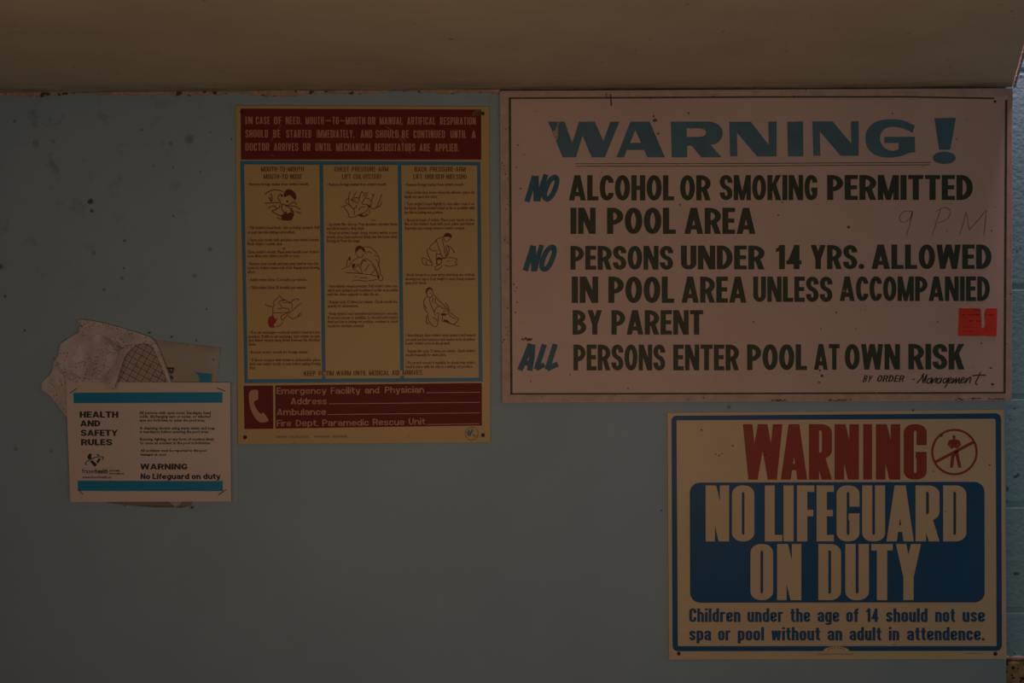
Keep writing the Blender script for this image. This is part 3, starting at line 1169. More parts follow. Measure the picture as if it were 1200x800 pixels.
f.build('sticker_print_lettering', M['sticker_ink'], st, HB + .0009)

# ------------------------------------------------------------------ 2. first-aid poster
HP = .004
fa = thing('first_aid_poster', 'yellow artificial respiration chart in three illustrated columns with maroon header and telephone panel', 'poster', 426, 520)
panel('poster_panel', [(276, 123.4), (573.2, 124.6), (575, 518.2), (279, 520.6)], 0, HP, M['poster'], fa, .0008)
f = Flat()
f.poly([(282, 127.2), (563.8, 128.3), (564, 187), (282.3, 187)])
f.build('header_band', M['maroon'], fa, HP + .0003)
HL = HP + .0006
words = [
    (145.4, 136.6, 'IN 287.6 296|CASE 299.8 316.2|OF 321 330|NEED, 334.8 353.6|MOUTH 357.9 379.5|- 381.5 388|TO 389.5 397|- 398.8 404|MOUTH 405 428|OR 431 439.8|MANUAL 445 471.8|ARTIFICAL 477.2 510.2|RESPIRATION 515.6 557.4'),
    (161.0, 152.0, 'SHOULD 287.6 314|BE 320 328.5|STARTED 335.5 364.9|IMMEDIATELY, 371.2 415.3|AND 422.6 436.3|SHOULD 440.1 467|BE 471 479|CONTINUED 484.6 521.3|UNTIL 528 546.5|A 552.8 557.4'),
    (176.6, 167.6, 'DOCTOR 287.6 315.5|ARRIVES 321.1 349.4|OR 355 363.8|UNTIL 369.8 388.7|MECHANICAL 394 435.2|RESUSITATORS 439 486.3|ARE 491.6 503.8|APPLIED. 509.8 538'),
]
for yb, yt, row in words:
    f = Flat()
    for w in row.split('|'):
        tx, x0, x1 = w.rsplit(' ', 2)
        dy = (float(x0) - 288) / 270 * .8
        if tx == '-':
            f.rect(float(x0), (yb + yt) / 2 + dy - .6, float(x1), (yb + yt) / 2 + dy + .6)
        else:
            HEAD.word(f, tx, float(x0), float(x1), yb + dy, yt + dy)
    f.build('header_lettering', M['lettering_cream'], fa, HL)
f = Flat()
for pts in ([(452, 148), (458, 152), (470, 164), (481, 180)], [(454, 149), (465, 157), (476, 165)], [(317, 181.5), (321, 183)], [(318, 166), (322, 156), (330, 146)], [(553, 136), (556, 131), (562, 129)]):
    f.stroke(smooth_pts(pts, n=3), .5)
f.build('scratch_mark', M['scratch'], fa, HL + .0002)
# blue frame with two dividers
f = Flat()
f.poly([(281.4, 188.3), (563, 189.4), (565.6, 446.8), (286.4, 448.8)], [[(286, 192.6), (290.4, 444.2), (561, 442.4), (559, 193.8)]])
f.stroke([(376.4, 191), (379.5, 446)], 4.3)
f.stroke([(468.1, 191), (471.3, 445)], 4.3)
f.build('column_frame', M['frame_blue'], fa, HP + .0003)
f = Flat()
THIN.word(f, 'MOUTH-TO-MOUTH', 306, 356, 200.8, 195.2)
THIN.word(f, 'MOUTH-TO-NOSE', 309, 353.6, 209.6, 204)
THIN.word(f, 'CHEST PRESSURE-ARM', 392, 455, 200.8, 195.3)
THIN.word(f, 'LIFT (SILVESTER)', 401, 446.6, 209.6, 204.1)
THIN.word(f, 'BACK PRESSURE-ARM', 486, 545.6, 200.9, 195.4)
THIN.word(f, 'LIFT (HOLGER-NIELSON)', 484.4, 547, 209.7, 204.2)
f.build('column_title_lettering', M['ink'], fa, HL)
f = Flat()
f.rect(376, 434.8, 382.5, 440.6)
f.rect(468, 433.8, 474.5, 440)
f.build('warm_note_patch', M['poster'], fa, HP + .0005)
f = Flat()
THIN.word(f, 'KEEP VICTIM WARM UNTIL MEDICAL AID ARRIVES.', 356.3, 496, 440.2, 434.6, slope=-.008)
f.build('warm_note_lettering', M['ink'], fa, HP + .0008)
COLS = [
    [(290, 362, 216, '• Remove foreign matter from victim\'s mouth.'), (290, 374, 267, '• Tilt victim\'s head back, chin pointing upward. Pull'), (290, 346, 272.3, 'or push jaw into jutting-out position.'),
     (290, 374, 281.4, '• Open your mouth wide and place over victim\'s mouth.'), (290, 331, 286, 'Pinch victim\'s nostrils shut.'), (331, 334.5, 291, 'or'),
     (290, 374, 295.5, 'Close victim\'s mouth. Place your mouth over victim\'s'), (290, 351.5, 300.1, 'nose. Blow into victim\'s mouth or nose.'),
     (290, 374, 309.2, '• Remove your mouth and turn your head to one side.'), (290, 374.5, 314, 'Listen for victim\'s return rush of air. Repeat your blowing'), (290, 299, 318.8, 'effort.'),
     (290.5, 360, 328, '• Adult victim: blow 12 breaths per minute.'), (290.5, 359.5, 337.2, '• Child victim: blow 20 breaths per minute.'),
     (291.5, 375, 389.6, '• If no air exchange—recheck victim\'s head and jaw'), (291.5, 375, 394.4, 'position. If still no air exchange, turn victim on side'), (291.5, 375.3, 398.8, 'and deliver several sharp blows between the shoulder'),
     (291.5, 300.5, 403.4, 'blades.'), (291.5, 361.5, 412.8, '• Reopen victim\'s mouth for foreign matter.'), (292, 375.5, 422, '• If direct contact with victim is undesirable, place'),
     (292, 375.8, 426.6, 'cloth over victim\'s mouth or nose before making blowing'), (292, 300, 431.2, 'effort.')],
    [(383, 453.5, 216.3, '• Remove foreign matter from victim\'s mouth.'), (383, 466, 263, '• Lay victim flat—face up. Prop shoulders, shoulder blades'), (383, 427, 267.8, 'and allow head to drop back.'),
     (383, 465.5, 273, '• Kneel at victim\'s head. Grasp victim\'s wrists as you'), (383, 466, 277.8, 'stretch, cross them and press firmly over the lower chest,'), (383, 422, 282.4, 'forcing air from the lungs.'),
     (383.5, 466, 335.5, '• Immediately release pressure. Pull victim\'s arms out-'), (383.5, 466.5, 340.3, 'ward and upward and backward as far as possible'), (383.5, 444.5, 345, 'until the chest expands to take the air.'),
     (384, 466, 354, '• Repeat cycle 12 times per minute. Check mouth fre-'), (384, 420, 358.6, 'quently for obstructions.'), (384, 466.3, 367.7, '• Keep victim\'s head extended and turned to one side.'),
     (384, 466.7, 372.4, 'If second rescuer is available, he should hold victim\'s'), (384, 466.8, 377, 'head and jaw in jutting-out position, continue to check'), (384, 427, 382, 'mouth for stomach contents.')],
    [(474, 544, 216.6, '• Remove foreign matter from victim\'s mouth.'), (474, 556, 225.8, '• Place victim face down—bend his elbows—place his'), (474, 513, 230.6, 'hands one upon the other.'),
     (474, 556, 239.2, '• Turn victim\'s head slightly to one side—rest it on'), (474, 556, 244, 'his hands. Extend victim\'s head as far as possible with'), (474, 519.5, 249, 'his chin in jutting-out position.'),
     (474.3, 556, 258, '• Kneel at head of victim. Place your hands on the'), (474.3, 556, 262.6, 'flat of the victim\'s back with your palms just below'), (474.3, 545, 267.5, 'fingertips just resting between victim\'s armpits.'),
     (474.8, 556.5, 322.2, '• Rock forward so your arms until they are vertical,'), (474.8, 557, 327, 'allowing your upper body weight to exert steady pressure'), (474.8, 500, 331.5, 'upon your hands.'),
     (475.3, 557, 393, '• Immediately draw victim\'s arms upward and toward'), (475.3, 557, 398, 'you until you feel resistance and tension at his shoulders.'), (475.3, 527.5, 402.4, 'Lower victim\'s arms to the ground.'),
     (475.5, 557, 411.4, '• Repeat this cycle 12 times per minute. Check victim\'s'), (475.5, 523, 415.9, 'mouth frequently for obstruction.'), (475.6, 557.2, 425.2, '• If a second rescuer is available, he should help victim\'s'),
     (475.6, 554.5, 429.8, 'head in place with his chin in a jutting-out position.')],
]
for col in COLS:
    f = Flat()
    for x0, x1, y, tx in col:
        type_line(f, tx, x0, x1, y + 1.35, 3.7, .016, -.004, res=1)
    f.build('instruction_text', M['ink'], fa, HL)


def drawing(ox, oy, k, lines, fills, w=.62, red=False):
    f = Flat()
    for pts in lines:
        q = px_list(pts, ox, oy, k)
        f.stroke(smooth_pts(q, n=4) if len(q) > 2 else q, w * 1.25)
    for pts in fills:
        f.poly(smooth_pts(px_list(pts, ox, oy, k), True, 4), mat=1)
    f.build('illustration', [M['ink'], M['red_ink'] if red else M['ink_fill']], fa, HL)


M['ink_fill'] = paint('maroon_fill_ink', (.17, .035, .04), .5, .1)
drawing(300, 215, 16, [
    [(160, 200), (260, 140), (350, 118), (450, 130), (505, 155)], [(240, 250), (275, 325), (300, 320), (295, 230), (270, 190)], [(255, 260), (282, 320)], [(165, 370), (430, 355)],
    [(470, 190), (430, 220), (415, 270), (450, 340), (460, 375), (560, 405), (600, 410), (710, 345), (770, 400)], [(230, 470), (290, 430), (360, 425), (380, 470), (440, 450), (445, 400)],
    [(380, 490), (300, 515), (440, 600), (470, 590)], [(490, 400), (480, 450), (520, 530), (580, 530)], [(610, 415), (740, 430), (840, 490)], [(620, 450), (690, 480)], [(640, 480), (700, 520)],
    [(640, 510), (710, 540)], [(750, 520), (840, 560)], [(390, 640), (440, 655), (470, 680)], [(570, 320), (600, 350)], [(550, 420), (620, 440)]],
    [[(520, 200), (545, 140), (600, 110), (660, 115), (720, 160), (750, 220), (755, 270), (730, 310), (690, 270), (650, 225), (600, 225), (560, 250), (530, 250)],
     [(470, 610), (520, 560), (545, 540), (600, 560), (625, 540), (700, 550), (710, 590), (690, 640), (650, 690), (500, 690), (480, 650)],
     [(465, 210), (490, 205), (505, 230), (485, 250), (468, 235)], [(565, 325), (590, 315), (608, 340), (590, 358)]], .75)
drawing(390, 215, 16, [
    [(330, 155), (300, 230), (295, 370)], [(440, 155), (375, 265)], [(575, 190), (545, 150), (500, 260), (490, 340)], [(660, 160), (600, 280), (540, 370)], [(625, 165), (570, 240)],
    [(780, 190), (740, 280), (705, 440)], [(725, 190), (765, 240)], [(920, 200), (880, 310), (835, 410), (860, 440), (925, 350)], [(835, 430), (790, 470), (720, 465)], [(620, 275), (690, 290), (710, 330)],
    [(280, 280), (235, 330), (260, 370), (310, 400), (390, 475)], [(350, 310), (400, 270), (490, 270)], [(370, 320), (430, 310)], [(380, 350), (450, 350), (480, 380)], [(430, 400), (450, 440), (400, 470), (410, 590)],
    [(150, 440), (200, 430), (240, 480), (290, 560), (310, 630), (410, 620), (460, 600)], [(205, 420), (270, 400)], [(480, 500), (520, 450), (600, 435)],
    [(540, 385), (640, 390), (680, 430), (640, 500), (560, 560), (460, 590)], [(480, 600), (590, 622), (690, 550), (680, 490)], [(720, 680), (800, 695)], [(640, 560), (590, 610)]],
    [[(640, 390), (700, 420), (715, 450), (680, 455), (660, 430)], [(480, 600), (540, 580), (580, 610), (560, 625)], [(290, 370), (320, 390), (340, 420), (310, 405)], [(345, 300), (370, 295), (375, 325), (350, 325)]], .62)
drawing(395, 280, 14.55, [
    [(310, 210), (330, 260), (370, 310), (430, 300), (450, 250)], [(450, 140), (540, 135), (620, 180), (680, 250), (720, 330), (715, 420), (690, 480)], [(480, 250), (540, 215), (590, 245)], [(640, 280), (690, 300)],
    [(660, 340), (700, 400), (730, 520), (740, 600)], [(470, 325), (560, 370), (640, 460), (690, 560), (700, 610)], [(590, 430), (650, 520), (690, 600)], [(370, 315), (270, 370), (220, 440)], [(225, 300), (170, 390), (165, 465)],
    [(330, 430), (390, 430), (440, 340)], [(400, 470), (450, 360)], [(550, 430), (470, 550)], [(640, 530), (570, 610)], [(260, 430), (280, 510), (420, 590), (395, 480)], [(300, 500), (350, 460), (400, 480)], [(140, 570), (420, 590), (690, 630)],
    [(75, 515), (220, 460)], [(250, 720), (340, 700), (500, 715), (680, 690)], [(380, 660), (510, 660)], [(700, 610), (700, 680), (760, 710), (780, 650), (730, 600)], [(300, 640), (360, 640)]],
    [[(310, 200), (320, 150), (370, 115), (430, 130), (480, 190), (470, 230), (430, 190), (400, 165), (350, 200), (320, 225)], [(200, 310), (225, 300), (230, 360), (210, 370)], [(450, 345), (500, 370), (490, 385), (455, 365)],
     [(690, 610), (720, 620), (720, 670), (695, 670)], [(265, 430), (300, 420), (310, 440), (280, 500)]], .58)
drawing(300, 340, 16, [
    [(435, 85), (500, 165), (640, 225), (680, 290), (660, 350)], [(430, 120), (320, 225)], [(320, 240), (350, 270), (320, 310), (315, 440), (320, 480)], [(170, 250), (210, 290), (300, 310)], [(420, 220), (500, 190), (560, 190)],
    [(410, 240), (440, 260), (480, 300), (460, 350), (410, 330)], [(500, 230), (640, 235)], [(490, 330), (620, 345)], [(330, 425), (600, 410), (615, 350)], [(600, 420), (480, 480), (475, 530), (500, 570)],
    [(660, 215), (745, 160), (815, 185)], [(845, 240), (620, 430), (510, 560)], [(615, 480), (680, 535), (770, 500), (850, 465)], [(780, 480), (845, 410)], [(500, 590), (480, 640), (430, 665), (380, 690)], [(400, 520), (350, 620)]],
    [[(320, 480), (250, 500), (225, 570), (230, 640), (260, 695), (360, 695), (330, 650), (370, 590), (400, 530), (360, 540)]], .62, True)
drawing(485, 265, 13.33, [
    [(465, 170), (470, 210), (500, 240), (540, 225), (570, 190)], [(460, 165), (380, 190), (320, 250), (245, 330), (265, 365), (310, 385), (370, 380)], [(240, 340), (205, 380), (215, 430), (250, 510), (300, 600)],
    [(350, 220), (390, 340), (450, 490), (490, 500)], [(440, 190), (470, 320), (500, 490)], [(500, 310), (520, 400), (510, 480)], [(520, 300), (550, 340), (545, 410), (520, 460)], [(510, 300), (580, 330), (635, 410)],
    [(350, 420), (350, 500), (355, 600)], [(355, 435), (430, 435)], [(280, 570), (210, 520), (150, 495), (125, 515), (160, 600), (300, 610)], [(190, 540), (200, 600)], [(360, 540), (370, 600), (430, 570), (440, 510)],
    [(440, 500), (560, 490), (680, 515), (650, 550), (680, 610)], [(480, 610), (560, 625), (680, 600)], [(440, 620), (370, 680), (335, 670), (340, 630), (400, 600)], [(510, 540), (560, 550)]],
    [[(465, 155), (490, 115), (540, 105), (590, 140), (585, 185), (550, 165), (510, 165), (475, 168)], [(355, 510), (380, 485), (430, 495), (430, 530), (390, 520), (365, 530)], [(615, 390), (640, 410), (625, 412)]], .6)
drawing(485, 330, 13.33, [
    [(205, 190), (215, 230), (250, 250), (290, 220), (300, 150)], [(245, 182), (275, 180)], [(195, 235), (155, 310), (170, 420), (220, 490)], [(240, 270), (270, 370), (320, 480)], [(165, 360), (200, 420)],
    [(310, 205), (370, 270), (450, 350), (560, 460)], [(340, 250), (340, 330), (430, 400), (520, 450), (700, 580)], [(300, 250), (290, 330)], [(340, 530), (320, 480), (350, 410), (400, 380)],
    [(220, 500), (230, 600), (300, 690), (350, 700), (375, 640), (340, 580), (300, 560)], [(195, 530), (200, 640), (240, 660)], [(355, 500), (390, 490), (380, 560), (385, 620)], [(450, 470), (500, 460)],
    [(480, 345), (510, 345), (560, 460)], [(530, 480), (570, 540), (650, 580)], [(700, 580), (635, 660), (550, 640)], [(470, 620), (560, 650), (710, 700)], [(450, 540), (440, 610), (470, 620)]],
    [[(190, 180), (190, 120), (235, 85), (285, 110), (295, 140), (250, 120), (215, 140), (205, 185)], [(420, 500), (470, 490), (510, 505), (500, 525), (440, 530)], [(470, 590), (520, 600), (560, 640), (480, 625)]], .6)
# telephone and emergency panels
f = Flat()
f.poly([(285.4, 451.8), (320, 451.6), (320.3, 502.2), (286.4, 502.6)])
f.poly([(322.5, 451.4), (564.6, 448.6), (564.7, 498.4), (322.8, 502)])
f.build('emergency_panel', M['maroon'], fa, HP + .0003)
f = Flat()
f.poly(smooth_pts(px_list([(115, 440), (128, 413), (150, 408), (172, 412), (173, 440), (172, 468), (148, 482), (156, 515), (188, 558), (204, 550), (224, 572), (238, 598), (222, 610), (198, 613), (178, 608), (145, 570), (122, 510)], 270, 380, 5.333), True, 4))
f.build('telephone_symbol', M['lettering_cream'], fa, HL, label='cream telephone receiver symbol')
f = Flat()
HELV.word(f, 'Emergency', 324.2, 382.6, 461.6, 454.0, slope=-.006)
HELV.word(f, 'Facility', 387.6, 422.3, 461.3, 453.7, slope=-.008)
HELV.word(f, 'and', 427.5, 444.4, 460.8, 453.2, slope=-.008)
HELV.word(f, 'Physician', 451, 497, 460.5, 452.9, slope=-.008)
HELV.word(f, 'Address', 340.7, 383, 473.8, 466.2, slope=-.006)
HELV.word(f, 'Ambulance', 324.4, 382, 486.4, 478.8, slope=-.006)
HELV.word(f, 'Fire', 324.2, 341, 499.5, 491.9, slope=-.006)
HELV.word(f, 'Dept.', 346.8, 373.3, 499.3, 491.7, slope=-.006)
HELV.word(f, 'Paramedic', 377.8, 432.2, 499, 491.4, slope=-.007)
HELV.word(f, 'Rescue', 436.8, 474, 498.2, 490.6, slope=-.007)
HELV.word(f, 'Unit', 479, 498.4, 497.5, 489.9, slope=-.007)
f.build('emergency_lettering', M['lettering_cream'], fa, HL)
f = Flat()
for x0, y0, x1, y1 in ((499.7, 460, 562.5, 459.4), (385.3, 473, 562.5, 471.2), (384, 485.6, 562.5, 483.6), (500, 497.2, 562, 496.3)):
    f.stroke([(x0, y0), (x1, y1)], .8)
f.build('write_in_line', M['lettering_cream'], fa, HL)
f = Flat()
type_line(f, 'POOL PRODUCTS', 338, 361.6, 513, 3.0, .02, res=1)
for x in range(5):
    f.rect(324 + x * 2.5, 510.6, 325.7 + x * 2.5, 512.9)
type_line(f, 'CALIFORNIA', 388.5, 407, 512.6, 3.0, .02, res=1)
for x in range(7):
    f.rect(368.4 + x * 2.6, 510.2, 370.2 + x * 2.6, 512.5)
f.build('maker_lettering', M['grey_ink'], fa, HL)
f = Flat()
ring = [(552.8 + 7.5 * math.cos(i * math.pi / 18), 508 + 7.5 * math.sin(i * math.pi / 18)) for i in range(36)]
f.stroke(ring, .9, True)
g3 = lambda pts: px_list(pts, 535, 495, 29.6)
f.poly(smooth_pts(g3([(360, 360), (400, 280), (440, 250), (480, 300), (520, 380), (500, 440), (440, 470), (390, 430)]), True, 3), mat=1)
f.poly(smooth_pts(g3([(500, 300), (530, 210), (570, 230), (570, 310), (530, 370)]), True, 3), mat=1)
f.stroke(smooth_pts(g3([(560, 460), (610, 410), (600, 470), (650, 490), (700, 440)]), n=3), .8)
f.build('round_logo', [M['grey_ink'], M['teal']], fa, HL)
for x, y, r in ((283.2, 131, 2.0), (566, 133, 2.1), (287.2, 512.2, 2.4), (566, 509.6, 2.3)):
    screw(x, y, HP, r, fa)
f = Flat()
f.poly(smooth_pts([(553.5, 136), (556, 131.5), (561, 130), (565, 131.5), (562, 135)], True, 3))
f.build('paint_scuff', M['speck'], fa, HL + .0003)

# ------------------------------------------------------------------ 3. NO LIFEGUARD sign
HG = .0045
lg = thing('lifeguard_warning_sign', 'ivory plastic sign with red WARNING and a blue block reading NO LIFEGUARD ON DUTY', 'sign', 981, 771)
panel('sign_panel', [(782.2, 483.4), (1177, 479.7), (1179.8, 772.2), (784, 772.8)], 0, HG, M['guard'], lg, .0009)
f = Flat()
f.poly(rpath([(786.8, 487.0, 6), (1173.2, 484, 7), (1174.2, 762.4, 7), (788.2, 762.8, 6)]),
       [rpath([(792.8, 492.3), (794.4, 756.8), (1168, 756.8), (1166.8, 490.5, 2)])])
f.build('border_frame', M['guard_blue'], lg, HG + .0003)
f = Flat()
arch = [(964, 762.9)] + [(980 + 15 * math.cos(t), 762.4 - 5.2 * math.sin(t)) for t in [math.pi * (1 - i / 14) for i in range(15)]] + [(996, 762.9)]
f.poly(arch)
f.build('maker_arch', M['guard'], lg, HG + .0005)
f = Flat()
def tiny_print(f, x0, x1, y, h):
    # print too small to read in the photograph: short worn ink marks
    x = x0
    while x < x1:
        e = min(x + random.uniform(.7, 1.5), x1)
        f.rect(x, y - h * random.uniform(.7, 1), e, y)
        x = e + .45


for i in range(8):
    t = math.pi * (.82 - .64 * i / 7)
    f.rect(980 + 11 * math.cos(t) - .7, 761.6 - 3.6 * math.sin(t), 980 + 11 * math.cos(t) + .5, 763.2 - 3.6 * math.sin(t))
tiny_print(f, 959, 1000, 766.6, 1.1)
tiny_print(f, 1131.5, 1152, 765.6, .8)
f.build('maker_lettering', M['grey_ink'], lg, HG + .0008)
f = Flat()
for ch, x0, x1 in (('W', 870.5, 917), ('A', 915, 946), ('R', 948, 975), ('N', 978, 1006.6), ('I', 1011.5, 1022), ('N', 1026.5, 1055), ('G', 1059, 1086)):
    IMPACT.word(f, ch, x0, x1, 561.8, 496.8)
f.build('heading_lettering', M['guard_red'], lg, HG + .0003, label='red heading WARNING')
# struck-out person in a ring
f = Flat()
cx, cy, R0 = 1118.5, 529.5, 26.0
f.stroke([(cx + R0 * math.cos(i * math.pi / 30), cy + R0 * math.sin(i * math.pi / 30)) for i in range(60)], 2.6, True)
kk = lambda pts: px_list(pts, 1080, 490, 10)
f.poly(kk([(150, 500), (175, 525), (635, 285), (608, 258)]))
f.poly(smooth_pts(kk([(380, 197), (395, 205), (400, 220), (392, 236), (392, 252), (369, 252), (368, 236), (360, 220), (365, 205)]), True, 3))
f.poly(kk([(350, 248), (412, 248), (440, 258), (452, 275), (424, 300), (410, 345), (352, 345), (338, 300), (312, 275), (325, 258)]))
f.poly(kk([(312, 275), (338, 290), (332, 310), (368, 342), (355, 358), (303, 312)]))
f.poly(kk([(452, 275), (424, 290), (432, 310), (400, 342), (412, 358), (463, 312)]))
f.poly(kk([(358, 390), (405, 376), (400, 430), (386, 445), (370, 578), (330, 578), (348, 430)]))
f.poly(kk([(385, 400), (428, 372), (436, 430), (468, 578), (430, 578), (398, 440)]))
f.build('prohibition_symbol', M['guard_red'], lg, HG + .0003, label='red ring with a struck-out standing figure')
f = Flat()
f.poly(rpath([(808.3, 565.3, 12), (1153.7, 564.3, 12), (1154, 705.6, 12), (808.7, 706, 12)]))
f.build('blue_block', M['guard_blue'], lg, HG + .0003)
f = Flat()
for ch, x0, x1 in (('N', 827, 854.4), ('O', 857.8, 884), ('L', 896.3, 916.7), ('I', 918.2, 930), ('F', 934, 954.3), ('E', 957, 977.2), ('G', 980.4, 1007.2), ('U', 1010.4, 1037.2), ('A', 1038.9, 1070.8), ('R', 1072.9, 1101), ('D', 1105.3, 1132.4)):
    IMPACT.word(f, ch, x0, x1, 634.1, 568.6)
f.build('block_lettering', M['guard'], lg, HG + .0006)
f = Flat()
for ch, x0, x1 in (('O', 879.5, 906), ('N', 910.7, 939), ('D', 959, 985.6), ('U', 990.6, 1018.3), ('T', 1021, 1046.3), ('Y', 1050, 1079.3)):
    IMPACT.word(f, ch, x0, x1, 702.9, 637.2)
f.build('block_lettering', M['guard'], lg, HG + .0006)
f = Flat()
for w in 'Children 807.8 867.8|under 875.9 917.7|the 926.2 949.6|age 958 983.6|of 991.7 1006|14 1015 1029.5|should 1038.5 1087|not 1096 1119.2|use 1128 1154.3'.split('|'):
    t, x0, x1 = w.split()
    COMP.word(f, t, float(x0), float(x1), 728.6, 712.6)
f.build('advice_lettering', M['guard_blue'], lg, HG + .0003)
f = Flat()
for w in 'spa 807.8 833.3|or 841.6 856|pool 864.6 895.4|without 904 961|an 969.8 987|adult 995.5 1032.7|in 1041.6 1053.8|attendence. 1063 1154'.split('|'):
    t, x0, x1 = w.split()
    COMP.word(f, t, float(x0), float(x1), 750.2, 734.6)
f.build('advice_lettering', M['guard_blue'], lg, HG + .0003)
f = Flat()
for x, y, r in ((822, 503.5, 1), (858.5, 522, 1), (839, 532, .8), (842.5, 533.5, 1), (846, 531.5, .7), (1103, 510, 1.6), (1094, 552, .9), (1160, 544.5, 1), (897, 533, 1.2), (888, 519, .7), (1070, 480.8, 1.2), (1048, 755, .7), (847, 756, .5)):
    f.blob(x, y, r)
f.build('dirt_speck', M['speck'], lg, HG + .0008)
screw(795.4, 765.5, HG, 2.3, lg)
screw(1166.4, 765.6, HG, 2.5, lg)

# ------------------------------------------------------------------ 4. yellowed notice behind the white one
on = thing('yellowed_notice', 'yellowed older notice turned sideways, its corner showing behind the white notice', 'notice', 180, 596)
random.seed(5)


def sheet(name, outline, hfun, mat, root, dens=5.0, label=None, smooth=False, thick=.0004):
    """A paper sheet with the given photo-pixel outline; hfun gives the height of each point in front of the wall."""
    pts = []
    N_ = len(outline)
    for i in range(N_):
        (x0, y0), (x1, y1) = outline[i], outline[(i + 1) % N_]
        m = max(1, int(math.hypot(x1 - x0, y1 - y0) / dens))
        pts += [(x0 + (x1 - x0) * k / m, y0 + (y1 - y0) * k / m) for k in range(m)]
    nb = len(pts)
    xs, ys = [p[0] for p in outline], [p[1] for p in outline]

    def inside(x, y):
        c_ = False
        for i in range(nb):
            (ax, ay), (bx, by) = pts[i], pts[(i + 1) % nb]
            if (ay > y) != (by > y) and x < (bx - ax) * (y - ay) / (by - ay) + ax:
                c_ = not c_
        return c_
    inner = []
    y = min(ys) + dens * .5
    while y < max(ys):
        x = min(xs) + dens * .5
        while x < max(xs):
            q = (x + random.uniform(-.3, .3) * dens, y + random.uniform(-.3, .3) * dens)
            if inside(*q) and all((q[0] - a[0]) ** 2 + (q[1] - a[1]) ** 2 > (.45 * dens) ** 2 for a in pts):
                inner.append(q)
            x += dens
        y += dens
    allp = [Vector(p) for p in pts + inner]
    res = delaunay_2d_cdt(allp, [], [list(range(nb))], 1, 1e-6)
    vco, fcs = res[0], res[2]
    vs_ = [P(v.x, v.y, hfun(v.x, v.y)) for v in vco]
    fs = []
    for fc in fcs:
        a_, b_, c_ = (vs_[i] for i in fc[:3])
        fs.append(tuple(fc) if (b_ - a_).cross(c_ - a_).y <= 0 else tuple(reversed(fc)))
    o = link(name, vs_, fs, mat, root, smooth=smooth, label=label)
    if thick:
        md = o.modifiers.new('thickness', 'SOLIDIFY')
        md.thickness, md.offset = thick, -1
    return o


sheet('paper_sheet', [(118, 390.5), (182, 398), (259, 407.3), (257, 425), (254.5, 447), (238, 586.5), (96, 580)], lambda x, y: .0012 + .0022 * max(0, (x - 170) / 90) * max(0, (450 - y) / 60), M['old_paper'], on, 9, smooth=True)
f = Flat()
k6 = lambda pts: px_list(pts, 140, 365, 6.667)
f.poly(k6([(373, 435), (426, 440), (425, 449), (372, 445)]))
f.stroke(smooth_pts(k6([(392, 446), (392, 466), (402, 478), (414, 472), (418, 448)]), n=4), 1.5)
f.poly(k6([(398, 500), (408, 498), (419, 526), (410, 530)]))
f.build('printed_lettering', M['paper_ink'], on, .0048)
f = Flat()
f.poly(k6([(588, 474), (720, 488), (712, 552), (628, 552), (626, 515), (612, 490)]))
f.build('printed_shape', M['bar'], on, .0048, label='teal printed shape')
f = Flat()
f.poly([(126, 585), (226, 585), (224, 591.5), (212, 595), (205, 594), (182, 594.5), (160, 592.5), (126, 589.2)])
f.build('backing_paper', M['olive_paper'], on, .0030, label='olive strip of backing paper')
f = Flat()
f.poly([(196, 586), (214, 586), (211.5, 590.5), (206, 594), (203.5, 592.5)])
f.build('torn_tab', M['old_paper'], on, .0034)
f = Flat()
for x, y, r in ((250, 421.3, .9), (175.5, 389.5, 1.2), (201, 394.5, 1.5), (230, 399, 1), (225, 594.5, 1.5), (146, 592.5, 1)):
    f.blob(x, y, r)
f.build('dirt_speck', M['speck'], on, .0052)

# ------------------------------------------------------------------ 5. torn, curled paper with mould spots
tp = thing('torn_paper', 'crumpled mould-spotted torn paper, curled over to show a ruled chart, behind the white notice', 'paper', 110, 450)


def tri(v):
    return abs((v % 1.0) * 2 - 1)


def crumple(x, y, base, amp, o=0.0):
    """Sharp-folded relief: overlapping straight creases in several directions."""
    v = 0
    for ang, lam, k, ph in ((.5, 31, 1.0, .1), (1.9, 23, .8, .55), (2.7, 40, .9, .3), (1.2, 13, .35, .7), (.1, 17, .4, .25)):
        v += k * tri((x * math.cos(ang) + y * math.sin(ang)) / lam + ph + o)
    return base + amp * v


low = [(76, 487), (66, 473), (58, 463), (49, 456), (48, 450), (53, 444), (59, 438.5), (62, 432), (62, 424), (70, 416), (84, 424), (100, 446), (110, 470), (96, 490)]
sheet('lower_scrap', low, lambda x, y: min(crumple(x, y, .0012, .0022, .4), .0080), M['mould'], tp, 3.6)
main = [(93, 383), (100, 381.5), (110, 384), (124, 391), (134, 399), (141, 404), (148, 413), (142, 424), (138, 436), (137, 452), (100, 462), (80, 454), (76, 440), (70, 434), (69, 424), (63, 424), (69, 416), (69, 408.5), (72, 402), (84, 394), (92, 389.5)]


def hmain(x, y):
    h = crumple(x, y, .0065, .0026)
    h += .010 * max(0, min(1, (x - 95) / 45)) * max(0, min(1, (y - 392) / 22))
    # sinks under the folded lip and the curl, forming the dark pocket
    d = (y - 391) - (x - 124) * 1.0
    if x > 112 and d < 9:
        h -= .012 * (1 - max(d, 0) / 9) * min(1, (x - 112) / 14)
    # the torn left edge lifts off the scrap below
    e = (x - 62) * .62 - (y - 424) * .78
    if y > 415 and e < 9:
        h += .0075 * (1 - max(e, 0) / 9)
    if y > 432:
        h = min(h, .0185 - .0100 * min(1, (y - 432) / 12))
    return max(h, .0050)


